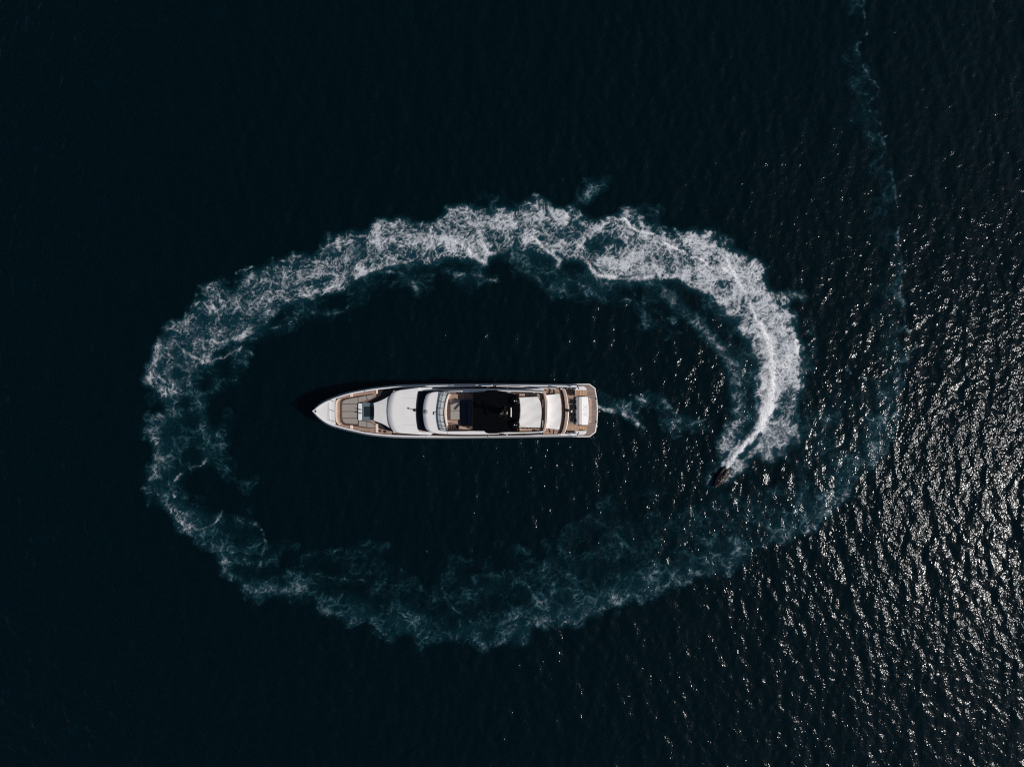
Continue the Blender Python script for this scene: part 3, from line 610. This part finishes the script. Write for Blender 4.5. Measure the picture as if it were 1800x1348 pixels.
# side wings of the upper deck
for pts in ([(737,681.4),(756,680.3),(759.5,681.8),(759,683.4),(756.5,685.2),(738,686.6),(735.5,686.6)], [(737,763.8),(757,764.6),(759.6,763),(758.5,761.4),(750,759.8),(735.5,758.4)]):
    prism('wing_deck', pts, 3.6, 4.62, M['white'])
for A, Bq in (([(757,680.3),(790,679),(838,677.6)], [(757,682.2),(790,680.9),(838,679.2)]), ([(846,677.6),(866,677.6)], [(846,679),(866,679)]), ([(872,677.8),(921,679.6)], [(872,679.2),(921,681.6)]), ([(921,680),(950,681.4),(986,682)], [(921,681.4),(950,683),(986,683.8)]),
              ([(750,765.6),(800,766.6),(860,766.4),(922,765.6),(986,764)], [(750,767.2),(800,768),(860,767.8),(922,766.8),(986,765.2)])):
    ribbon('wing_rail', curve(A, 4), curve(Bq, 4), 3.3, 3.75, M['white'])
for x, y in ((856,680.8),(859.4,680.6),(892,682.4),(858.5,766.6),(891,764.2)): rect('fender_step', x-1.3, y-.7, x+1.3, y+.7, 3.4, 4.15, M['white'], bevel=.04)
for x, y in ((858.8,767.6),(887.5,764.4)): rect('rail_cleat', x-1.2, y-.35, x+1.2, y+.35, 3.6, 3.9, M['matt'], bevel=.02)
# raked wheelhouse windscreen
A = curve([(735.8,687.6),(733,695),(731.8,704),(731.1,714),(730.9,723),(731.3,734),(732.4,744),(734,752),(735.8,756)], 3)
Bq = curve([(759,688.8),(750.5,693.6),(747,703),(744.8,713),(744.2,723),(744.8,734),(746.6,745),(750,753.6),(758,759)], 3)
shell('wheelhouse_windscreen', A, Bq, lambda s, t: 4.95+.42*s, 4.6, M['dark'], m=5)
for x0, x1, y0, y1 in ((735.2,741.5,682.8+4,688.5), (735.5,748.5,756,761.4)): rect('wing_teak', x0, y0, x1, y1, 4.3, 4.67, M['teak'], bevel=0)
# wheelhouse roof
A = curve([(768,688.6),(757,689.6),(750,693.2),(746.6,701),(744.4,711),(743.4,723),(744.2,735),(745.8,745.5),(749,754),(756,759.4),(768,762)], 4)
Bq = curve([(790,687.6),(787,690),(784,697),(781.6,706),(780.3,714),(779.8,723),(780.2,732),(781.6,741),(784,750.5),(787,758),(792,763.2)], 4)
wroof = shell('wheelhouse_roof', A, Bq, lambda s, t: 5.80+.16*min(1, s*8)**.6+.12*(1-abs(2*t-1)**3)*min(1, s*6), 5.5, M['white'], m=18)
dome('searchlight', (748.6, 723.6), 5.98, .26, .34, M['greyw'], wroof); dome('searchlight_lens', (746.4, 723.4), 6.0, .15, .2, M['dark'], wroof)
for x0, x1, y0, y1 in ((762.4,768,723.9,724.6), (762.4,763.3,724.6,729.2)): rect('wiper_arm', x0, y0, x1, y1, 6.1, 6.22, M['rail'], wroof, bevel=0)
# flybridge
fly_floor = prism('flybridge_deck', [(783,690.5),(957,692),(958.5,723),(957,756),(783,758.5),(780.5,723)], 4.75, 5.2, M['teak'], bevel=0)
for A, Bq in (([(786,687.6),(800,686.9),(826,686.0),(852,685.4),(880,685.8),(910,686.4),(934,687.2),(952,688.2)], [(786,690.8),(800,690.4),(826,689.6),(852,688.4),(880,687.8),(910,688.6),(934,689.2),(952,690.4)]),
              ([(786,762.9),(800,763.5),(826,763.8),(852,763.6),(880,763),(910,762.0),(934,761.2),(952,760.2)], [(786,757.8),(800,757.4),(826,757.3),(852,757.6),(880,759.0),(910,759.6),(934,759),(952,758)])):
    ribbon('flybridge_coaming', curve(A, 3), curve(Bq, 3), 4.6, 6.05, M['white'], bevel=.06)
R1 = [(774.6,689.6),(773.2,693.4),(770.9,705.2),(769.2,717),(768.6,728.6),(769.6,740.4),(771,747.4),(772,752.2),(773.6,756.4)]
R2 = [(787.4,690.8),(785.6,695),(782.4,706.8),(780.4,718),(779.8,729.6),(781.2,741.8),(783.2,749.2),(784.6,754),(786.8,757.6)]
scr = tube('screen_rail', [P3(p, 6.22) for p in curve(R1, 4)], .055, M['rail'])
tube('screen_top_rail', [P3(p, 6.62) for p in curve(R2, 4)], .055, M['rail'], scr)
for a, b in zip(R1, R2): tube('screen_post', [P3(a, 6.22), P3(b, 6.62)], .035, M['rail'], scr, seg=5)
for i in range(len(R1)-1):
    q = [P3(R1[i], 6.2), P3(R1[i+1], 6.2), P3(R2[i+1], 6.6), P3(R2[i], 6.6)]; w = [(x, y, z-.015) for x, y, z in q]
    put('screen_pane', q+w, [(0,1,2,3),(7,6,5,4),(0,4,5,1),(1,5,6,2),(2,6,7,3),(3,7,4,0)], M['glass'], scr)
tube('side_rail', [P3(p, 6.45) for p in ((787.4,690.8),(800,690),(816,689.8))], .04, M['rail'], scr); tube('side_rail', [P3(p, 6.45) for p in ((786.8,757.6),(804,757.4),(822,757.2))], .04, M['rail'], scr)
A = curve([(788.2,692),(785.4,698),(783,707),(781.4,716),(780.8,724),(781.2,733),(782.6,742),(784.2,748.4)], 3); Bq = curve([(792,692.6),(788.6,698.6),(786.4,707),(785.2,716),(784.8,724),(785.2,733),(786.2,742),(787.2,748.4)], 3)
ribbon('forward_dash', A, Bq, 5.2, 6.12, M['cream'], bevel=.06)
rect('sofa_base', 785.6, 702, 792, 737.2, 5.2, 5.62, M['brown']); pad = rect('fly_sun_pad', 791.6, 702.6, 808.4, 721.6, 5.2, 5.66, M['beige'], bevel=.07); rect('pad_half', 791.6, 722, 808.4, 737.6, 5.3, 5.67, M['beige'], pad, bevel=.07)
rect('teak_locker', 787.6, 693, 804.6, 701.8, 5.2, 5.58, M['teak']); rect('teak_locker', 785.6, 738.2, 804.6, 745.4, 5.2, 5.58, M['teak'])
st = rect('stairwell', 788.4, 746.4, 805.4, 755.6, 5.0, 5.24, M['matt'], bevel=0)
for k in range(5): rect('stair_tread', 790+k*3, 747.4, 791.8+k*3, 754.8, 5.2, 5.30-.0*k, M['brown'], st, bevel=0)
tube('stair_rail', [P3(p, 5.9) for p in ((782.5,745.5),(795,744.2),(806,746.6))], .04, M['steel'])
rect('teak_sideboard', 806.6, 748.6, 831.6, 754.6, 5.2, 5.78, M['teakc'])
so = rect('navy_sofa', 809.2, 703, 823, 746, 5.2, 5.62, M['navy'], bevel=.06); rect('sofa_back', 823, 702, 829, 747, 5.3, 6.05, M['navy2'], so, bevel=.06)
# black hardtop and mast
HT = [(831,692.2),(833,690.8),(851,689.8),(853,687.2),(857,685.9),(873,685.9),(880,687.3),(889,689.8),(904,692.2),(910.6,695),(913.4,702),(914.9,713),(915.3,723),(914.8,735),(913,747),(909.6,756.4),(905,758.8),(880,760.4),(873,761.9),(858,761.9),(853,760.2),(851.4,757.2),(833,756),(831,754.6)]
hard = prism('hardtop', HT, 7.22, 7.46, M['black'], bevel=.07)
for x, y in ((840,690.4),(840,756.6),(876,688.2),(876,759.8),(906,694),(906,755.5)): tube('hardtop_post', [P3((x, y), 5.3), P3((x, y), 7.3)], .09, M['matt'], hard)
mast = prism('mast', [(884,719),(893,720.5),(893,730.5),(884,732)], 7.4, 9.4, M['black'], bevel=.2)
prism('mast_head', [(886,722.5),(891,723.5),(891,728.5),(886,729.5)], 9.4, 11.7, M['black'], mast, bevel=.12)
for a, b, z, r in (((880,741.5),(889,727),11.5,.13), ((877,733),(889,727),11.9,.15), ((878,727.5),(889,727),11.7,.16), ((882,722.5),(889,726),11.6,.15), ((886,719),(889,726),11.2,.13), ((888,713.5),(888,737.5),10.2,.12)):
    tube('mast_spreader', [P3(a, z), P3(((a[0]+b[0])/2, (a[1]+b[1])/2), z-.1), P3(b, z-.3)], r, M['black'], mast)
tube('aerial', [P3((889, 726), 11.6), P3((889, 726), 12.4)], .05, M['black'], mast)
for x, y in ((885.6,720.8),(890,726),(882.4,736.5)): dome('mast_glint', (x, y), 9.4, .09, .12, M['radar'], mast)  # pale domes painting the bright glints on the black mast
rd = rect('radar_scanner', 897.2, 716.2, 899.4, 733, 8.3, 8.5, M['radar'], bevel=.05); tube('radar_pedestal', [P3((898.3, 724.5), 7.4), P3((898.3, 724.5), 8.35)], .16, M['matt'], rd)
for x, y in ((904.8,704),(904.8,746.2)):
    d_ = dome('satellite_dome', (x, y), 7.45, .62, .75, M['black'])
    for dx, dy in ((0, 1.0), (2.4, 4.8)): dome('dome_white_spot', (x+dx-.6, y+dy*.6), 8.12 if dx == 0 else 7.75, .09, .12, M['white'], d_)  # small white spots on each dome
rect('steel_fairlead', 877.5, 761.2, 886, 763.4, 5.9, 6.16, M['steel'], bevel=.08)
# aft flybridge
A = curve([(910.5,698.6),(914,706),(915.2,723),(914,740),(911.6,750.6)], 5); Bq = curve([(945.4,697.6),(950.4,708),(952,723),(951.2,738),(949.6,751.4)], 5)
shell('aft_awning', A, Bq, lambda s, t: 6.42-.10*math.sin(s*math.pi)*math.sin(t*math.pi)+.02*math.sin(t*19+s*7), 6.28, M['canvas'], m=12)
sf = rect('aft_sofa', 923.6, 690.8, 945.2, 697.4, 5.2, 5.66, M['brown'])
for k in range(3): rect('sofa_cushion', 924.2+k*7, 691.6, 930.4+k*7, 696.8, 5.6, 5.74, M['matt'], sf)
rect('bar_counter', 912.6, 691.8, 922.8, 697.2, 5.2, 5.72, M['teakc']); rect('bar_counter', 913, 752.2, 935, 757.4, 5.2, 5.62, M['teakc'])
for k in range(5): rect('bar_stool', 919+k*6.2, 751.6, 922.4+k*6.2, 753.6, 5.2, 5.7, M['matt'] if k != 3 else M['brown'], bevel=.04)
rect('stern_bench', 952.6, 702, 955, 716, 5.2, 5.6, M['brown']); rect('stern_bench', 952.8, 738.5, 955.2, 751, 5.2, 5.6, M['greyw'])
A = curve([(951,687.6),(956.4,688.6),(959.6,692.4),(961.2,700),(962.4,711),(962.9,723),(962.4,736),(961,748),(959.2,755),(956.2,759),(951,760.8)], 4)
Bq = curve([(951,690.6),(954,691.6),(955.4,694.2),(956.8,701),(957.8,711),(958.2,723),(957.8,736),(956.6,747),(955.2,753.6),(953.4,757.2),(951,758)], 4)
cp = ribbon('flybridge_stern_coaming', A, Bq, 4.7, 5.50, M['white'], bevel=.05)
mid = lambda k: [(a[0]*(1-k)+b[0]*k, a[1]*(1-k)+b[1]*k) for a, b in zip(A, Bq)]
ribbon('teak_capping', mid(.16)[3:-3], mid(.92)[3:-3], 5.4, 5.535, M['teakc'], cp, bevel=0)
ribbon('glass_balustrade', [(x-.5, y) for x, y in Bq[6:-6]], [(x-1.4, y) for x, y in Bq[6:-6]], 5.2, 5.62, M['smoke'], cp, bevel=0)
# upper aft deck
prism('upper_aft_deck', [(955,683.6),(990,684.2),(996,703),(997.6,723),(996,741),(990,762.4),(955,763.2)], 3.55, 3.92, M['teak'], bevel=0)
A = curve([(960.4,694.4),(962.4,706),(963,723),(962.4,740),(960.6,752.6)], 5); Bq = curve([(983.4,692.4),(986.2,706),(987,723),(986,739),(983,755)], 5)
shell('stern_awning', A, Bq, lambda s, t: 4.72-.09*math.sin(s*math.pi)*math.sin(t*math.pi)+.02*math.sin(t*17+s*5+1), 4.58, M['canvas'], m=12)
tube('awning_pole', [P3((973,684.4), 4.3), P3((974.6,693.6), 4.6)], .09, M['matt']); tube('awning_pole', [P3((972.6,762.2), 4.3), P3((974,753.4), 4.6)], .07, M['matt'])
tube('awning_stay', [P3((957,685.5), 4.5), P3((984,690.5), 4.7)], .03, M['matt'], seg=4)
A = curve([(985,686.4),(988.4,697),(990.4,710),(991,723),(990.4,737),(988,750),(984.6,760)], 4); Bq = curve([(989.4,686.2),(992,697),(993.6,710),(994.2,723),(993.6,737),(991.6,750),(988.6,760.6)], 4)
ribbon('stern_settee', A, Bq, 3.9, 4.0, M['shade'], bevel=.05)  # grey settee, its shade darkened into the upholstery colour
A = curve([(985,681.9),(991.4,682.8),(994.4,686.6),(996.6,695),(998.8,708),(999.9,723),(999,738),(996.8,750),(994.4,757.6),(991.2,762.6),(985,765)], 4)
Bq = curve([(985,684.4),(987.8,685.6),(989.4,689),(991.2,696),(993,709),(993.7,723),(993,737),(991,749),(988.9,756),(987.2,760.2),(985,762.4)], 4)
cp = ribbon('upper_deck_stern_coaming', A, Bq, 3.4, 4.32, M['white'], bevel=.05)
ribbon('teak_capping', mid(.16)[3:-3], mid(.93)[3:-3], 4.2, 4.355, M['teakc'], cp, bevel=0)
tube('ensign_staff', [P3((992, 721), 4.4), P3((999.8, 721.6), 4.7)], .13, M['matt']); dome('ensign_light', (998.6, 721.4), 4.6, .2, .2, M['matt'])
# cockpit and stern
prism('cockpit_deck', [(985,683),(1016,683),(1016,761),(985,761)], 1.6, 2.05, M['teak'], bevel=0)
rect('side_passage', 996, 686.4, 1010.4, 695.6, 2.0, 2.085, M['teak2'], bevel=0); rect('side_passage', 997, 748.2, 1010.4, 756.4, 2.0, 2.085, M['teak2'], bevel=0)
rect('deck_mat', 999, 699.5, 1013, 744, 2.0, 2.075, M['rug'], bevel=0)
aft = rect('cockpit_sofa', 1011.8, 697.4, 1017.6, 746.4, 2.0, 2.35, M['greyw'], bevel=.06); rect('sofa_seat', 1008.8, 701, 1012.4, 743, 2.0, 2.22, M['matt'], aft, bevel=.06)
rect('transom_coaming', 1018, 697, 1020.6, 746.8, 1.6, 2.38, M['white'], bevel=.06); rect('hatch_gap', 1020.6, 697.6, 1022.2, 746.4, .6, 1.9, M['matt'], bevel=0)
hz = lambda x: 2.08-.80*(x-1022)/13.0
hatch = ribbon('garage_hatch', [(1022, t) for t in np.linspace(697.2, 747, 13)], curve([(1033.8,697.4),(1034.8,711),(1035.2,722.4),(1034.8,735),(1033.8,746.8)], 3), .5, hz(1022), M['white'], bevel=.05, zB=hz(1034.8))
def steps(y0, y1):
    s = rect('stern_stair', 1010.5, y0, 1012.8, y1, .5, 2.06, M['teak2'], bevel=.01)
    for k, (x0, x1, z) in enumerate(((1013,1018.6,1.74),(1018.8,1024.8,1.36),(1025,1031.6,.96))): rect('stair_tread', x0, y0, x1, y1, .4, z, M['teak2'], s, bevel=.015)
    return s
steps(686.4, 695.6); steps(748.2, 756.4)
for x in (1004.8, 1010.4): rect('gate_rail', x-.35, 686.4, x+.35, 695.4, 2.05, 2.75, M['rail'], bevel=0)
for s, y0 in ((1, 675), (-1, 768)):
    w = prism('stern_wing', [(1010,y0+s*11),(1012,y0+s*6),(1016,y0+s*3.4),(1026,y0+s*3.6),(1030,y0+s*6.6),(1031.6,y0+s*11)], .5, 2.15, M['white'], bevel=.10)
    prism('wing_slit', [(1014.6,y0+s*4.4),(1016,y0+s*4.2),(1018.6,y0+s*8.2),(1017.4,y0+s*9)], 2.0, 2.17, M['dark'], w, bevel=0)
    g = prism('mooring_gear', [(995,y0+s*5.4),(1006,y0+s*4.6),(1011.6,y0+s*8),(1011,y0+s*10.6),(996,y0+s*10.6)], 2.0, 2.4, M['matt'], bevel=.08)
    for k in range(4): dome('winch', (997.6+k*3.4, y0+s*(7.4+.7*(k % 2))), 2.38, .16, .22, M['rail'] if k % 2 else M['steel'], g)
PL = [(1006,674.6),(1036,674.3),(1046.6,682),(1049.8,702),(1051.2,723),(1050,742),(1047.2,760),(1036.6,768.2),(1006,768.3)]
plat = prism('swim_platform', PL, .15, .52, M['white'], bevel=.03)
prism('platform_teak', [(1012,676.1),(1035.4,676.1),(1045,683),(1048.2,702),(1049.4,723),(1048.4,742),(1045.6,759),(1036,766.5),(1012,766.5)], .45, .535, M['teakw'], plat, bevel=0)
pas = rect('passerelle', 1036.0, 701, 1039.8, 741.4, .53, .60, M['teakc'], plat, bevel=.02)
for y in (700.6, 741.6): rect('passerelle_hinge', 1035.2, y-.8, 1037.6, y+.8, .53, .70, M['white'], plat, bevel=.03)
tube('boarding_ladder', [P3((1047.6,699), .6), P3((1048.4,702), .6)], .05, M['rail'], plat); tube('boarding_ladder', [P3((1048.6,740), .6), P3((1048.2,743), .6)], .05, M['rail'], plat)
# the name across the hatch, reading from the port side up
def glyph(strokes, x0, y0, w, h, th=.36):        # u runs up the picture, v runs to the left of it
    for (u0, q0), (u1, q1) in strokes:
        a = (x0+h*(1-q0), y0-w*u0); b = (x0+h*(1-q1), y0-w*u1)
        dx, dy = b[0]-a[0], b[1]-a[1]; L = math.hypot(dx, dy); nx, ny = -dy/L*th, dx/L*th
        q = [(a[0]+nx, a[1]+ny), (b[0]+nx, b[1]+ny), (b[0]-nx, b[1]-ny), (a[0]-nx, a[1]-ny)]; t = [P3(p, hz(p[0])+.02) for p in q]; dn = [(X, Y, Z-.03) for X, Y, Z in t]
        put('name_letter', t+dn, [(0,1,2,3),(7,6,5,4),(0,4,5,1),(1,5,6,2),(2,6,7,3),(3,7,4,0)], M['letter'], hatch)
glyph([((0, 0), (.5, 1)), ((.5, 1), (1, 0)), ((.22, .36), (.78, .36))], 1025.2, 731.8, 7.6, 7.8)
glyph([((.5, 0), (.5, 1))], 1025.2, 723.2, 4.4, 7.8)
glyph([((0, 0), (1, 1)), ((0, 1), (1, 0))], 1025.2, 718.8, 6.2, 7.8)
# ---------------------------------------------------------------- loose furniture on the aft deck
def thing(name, label, cat, loc, rz=0.0, group=None):
    o = bpy.data.objects.new(name, None); COL.objects.link(o); o.location = loc; o.rotation_euler = (0, 0, rz); return tag(o, label, cat, group)
def part(name, bm, mat, parent, smooth=True):
    me = bpy.data.meshes.new(name); bmesh.ops.recalc_face_normals(bm, faces=bm.faces); bm.to_mesh(me); bm.free(); me.materials.append(mat)
    me.polygons.foreach_set('use_smooth', np.full(len(me.polygons), smooth, bool))
    o = bpy.data.objects.new(name, me); COL.objects.link(o); o.parent = parent; return o
def bm_box(x0, x1, y0, y1, z0, z1, bev=.0, seg=2):
    bm = bmesh.new(); bmesh.ops.create_cube(bm, size=1.0)
    for v in bm.verts: v.co = Vector(((x0+x1)/2+v.co.x*(x1-x0), (y0+y1)/2+v.co.y*(y1-y0), (z0+z1)/2+v.co.z*(z1-z0)))
    if bev: bmesh.ops.bevel(bm, geom=bm.edges[:], offset=bev, segments=seg, affect='EDGES', profile=.6)
    return bm
def bm_cyl(x, y, z0, z1, r0, r1, seg=14):
    bm = bmesh.new(); bmesh.ops.create_cone(bm, cap_ends=True, segments=seg, radius1=r0, radius2=r1, depth=z1-z0)
    for v in bm.verts: v.co += Vector((x, y, (z0+z1)/2))
    return bm
def deck_chair(p, rz, label):
    x, y = lift(p, 2.5); t = thing('deck_chair', label, 'chair', (x, y, 2.078), rz, 'black deck chairs round the aft table')
    part('seat', bm_box(-.23, .23, -.23, .23, .20, .34, .05), M['matt'], t)
    part('backrest', bm_box(.16, .28, -.25, .25, .30, .60, .05), M['matt'], t)
    for s in (-1, 1): part('armrest', bm_box(-.18, .22, s*.25-.04, s*.25+.04, .34, .46, .03), M['matt'], t)
    for sx in (-1, 1):
        for sy in (-1, 1): part('leg', bm_cyl(sx*.18, sy*.18, 0, .22, .022, .028, 8), M['rail'], t)
for i, (y, w) in enumerate(((706.5, 'nearest the upper teak stair'), (716.5, 'second from the upper teak stair'), (729.5, 'second from the lower teak stair'), (738.5, 'nearest the lower teak stair'))):
    deck_chair((1008.8+(i % 2)*.9, y), (-.2, .15, -.12, .22)[i], 'black padded deck chair on the yacht aft deck, '+w)
x, y = lift((1003.9, 722.6), 2.6); t = thing('round_table', 'small round table with pale top on the grey aft deck mat', 'table', (x, y, 2.078))
part('table_top', bm_cyl(0, 0, .50, .54, .24, .24, 20), M['matt'], t); part('tray', bm_cyl(.02, -.03, .54, .565, .13, .14, 16), M['radar'], t); part('pedestal', bm_cyl(0, 0, .03, .50, .05, .04, 10), M['rail'], t); part('base', bm_cyl(0, 0, 0, .03, .2, .18, 16), M['rail'], t)

# ---------------------------------------------------------------- jet ski and its rider
jx, jy = sea((1266.5, 838.0)); head = math.atan2(-(853-822), (1254-1278)); jz = float(sea_z(np.array([jx]), np.array([jy]))[0])
jet = thing('jet_ski', 'small dark jet ski throwing a white plume at the end of the foam oval', 'jet ski', (jx, jy, jz+.02), head)
jet.scale = (.93, .93, .93); jet.rotation_euler = (math.radians(-6), math.radians(-5), head)
M_JB = simple('jet_ski_black', (.014, .012, .012), .3, coat=.3, var=.2); M_JR = simple('jet_ski_maroon', (.022, .010, .009), .35, coat=.2, var=.15); M_SEAT = simple('jet_ski_seat', (.02, .016, .015), .7, var=.2); M_SUIT = simple('dark_swimwear', (.03, .022, .022), .8, var=.2); M_SKIN = simple('skin', (.30, .17, .12), .6); M_HAIR = simple('hair', (.03, .018, .012), .6)
def loft(stations, mat, name, parent, seg=12):         # stations: x, half beam, z keel, z gunwale, z crown
    v = []; f = []
    for x, hb, zk, zg, zc in stations:
        prof = [(0, zk), (hb*.75, zk+.12*(zg-zk)), (hb, zg*.75+zk*.25), (hb, zg), (hb*.82, zg+.05), (hb*.4, zc), (0, zc+.02)]
        ring = prof+[(-a, b) for a, b in prof[-2:0:-1]]
        v += [(x, a, b) for a, b in ring]
    m = 12
    for i in range(len(stations)-1):
        for k in range(m): f.append((i*m+k, i*m+(k+1) % m, (i+1)*m+(k+1) % m, (i+1)*m+k))
    f += [tuple(range(m)), tuple(range((len(stations)-1)*m, len(stations)*m))]
    bm = bmesh.new(); vs_ = [bm.verts.new(p) for p in v]
    for q in f: bm.faces.new([vs_[i] for i in q])
    return part(name, bm, mat, parent)
loft([(-1.6,.50,-.18,.24,.28),(-1.2,.58,-.24,.30,.34),(-.4,.60,-.26,.36,.42),(.4,.58,-.24,.42,.55),(1.0,.46,-.16,.50,.66),(1.4,.28,-.02,.56,.66),(1.66,.10,.14,.58,.62),(1.74,.02,.3,.58,.60)], M_JB, 'hull', jet)
loft([(-1.25,.16,.34,.48,.62),(-.8,.20,.34,.58,.76),(-.2,.19,.36,.60,.74),(.25,.18,.40,.64,.78)], M_SEAT, 'saddle', jet)
hood = loft([(.22,.20,.4,.62,.80),(.5,.30,.4,.66,.92),(.85,.32,.4,.66,.84),(1.2,.22,.4,.62,.72),(1.5,.08,.45,.58,.64)], M_JR, 'hood', jet)
part('deck_pad', bm_box(-1.62, -1.2, -.42, .42, .285, .325, .02), M_SEAT, jet)
for s in (-1, 1):
    part('footwell', bm_box(-1.1, .35, s*.40-.10, s*.40+.10, .30, .40, .03), M_SEAT, jet); part('mirror', bm_box(.62, .76, s*.38-.07, s*.38+.07, .84, .94, .03), M_JB, hood)
bar = part('handlebar', bm_box(.26, .34, -.36, .36, .96, 1.01, .02), M_JB, jet); part('steering_post', bm_box(.26, .40, -.08, .08, .78, .99, .03), M_JB, bar)
part('jet_nozzle', bm_cyl(-1.66, 0, -.02, .14, .10, .10, 12), M_JB, jet)

rider = thing('person', 'rider in dark swimwear with bare arms leaning over the jet ski handlebar', 'person', (jx, jy, jz+.02), head); rider.rotation_euler = jet.rotation_euler; rider.scale = jet.scale
def skin_body(name, joints, links, mat, parent, sub=2):
    me = bpy.data.meshes.new(name); me.from_pydata([j[0] for j in joints], links, []); me.materials.append(mat)
    o = bpy.data.objects.new(name, me); COL.objects.link(o); o.parent = parent
    md = o.modifiers.new('skin', 'SKIN'); md.use_smooth_shade = True
    for i, j in enumerate(joints): me.skin_vertices[0].data[i].radius = (j[1], j[2] if len(j) > 2 else j[1])
    me.skin_vertices[0].data[0].use_root = True
    s = o.modifiers.new('smooth', 'SUBSURF'); s.levels = sub; s.render_levels = sub
    return o
J = [((-.42,0,.84),.15,.12),((-.36,0,1.02),.14,.10),((-.24,0,1.22),.17,.11),((-.16,0,1.36),.10,.08),((-.10,0,1.46),.06),((-.05,0,1.58),.095,.10),((-.03,0,1.68),.08,.08)]
L_ = [(0,1),(1,2),(2,3),(3,4),(4,5),(5,6)]
for s in (-1, 1):
    b = len(J)
    J += [((-.18,s*.20,1.32),.06),((-.02,s*.31,1.12),.046),((.20,s*.31,1.03),.036),((.29,s*.29,1.01),.030),
          ((-.36,s*.14,.82),.10),((.00,s*.30,.80),.075),((-.12,s*.38,.52),.055),((-.16,s*.39,.44),.042),((.02,s*.40,.42),.035)]
    L_ += [(3,b),(b,b+1),(b+1,b+2),(b+2,b+3),(0,b+4),(b+4,b+5),(b+5,b+6),(b+6,b+7),(b+7,b+8)]
    for k in range(4):
        h = len(J); J += [((.325,s*(.255+.022*k),1.025),.010),((.355,s*(.255+.022*k),1.00),.009),((.34,s*(.255+.022*k),.965),.008)]; L_ += [(b+3,h),(h,h+1),(h+1,h+2)]
    h = len(J); J += [((.29,s*.235,.99),.011),((.33,s*.232,.965),.009)]; L_ += [(b+3,h),(h,h+1)]
body = skin_body('body', J, L_, M_SKIN, rider)
vest = loft([(0,.01,0,.01,.02),(.001,.02,0,.01,.02)], M_SUIT, 'trunks', rider); bpy.data.objects.remove(vest)
v_ = skin_body('vest', [((-.40,0,.90),.165,.135),((-.36,0,1.02),.16,.125),((-.25,0,1.22),.185,.13),((-.19,0,1.32),.14,.10)], [(0,1),(1,2),(2,3)], M_SUIT, rider)
skin_body('trunks', [((-.42,0,.84),.16,.13),((-.30,.15,.83),.115,.11),((-.12,.25,.82),.10,.095),((-.30,-.15,.83),.115,.11),((-.12,-.25,.82),.10,.095)], [(0,1),(1,2),(0,3),(3,4)], M_SUIT, rider)
bm = bmesh.new(); bmesh.ops.create_icosphere(bm, subdivisions=3, radius=.105)
for v in bm.verts: v.co = Vector((v.co.x*1.08, v.co.y, v.co.z*1.05))
bmesh.ops.delete(bm, geom=[v for v in bm.verts if v.co.z < -.02 and v.co.x > -.02], context='VERTS')
for v in bm.verts: v.co += Vector((-.062, 0, 1.655))
part('hair', bm, M_HAIR, rider)
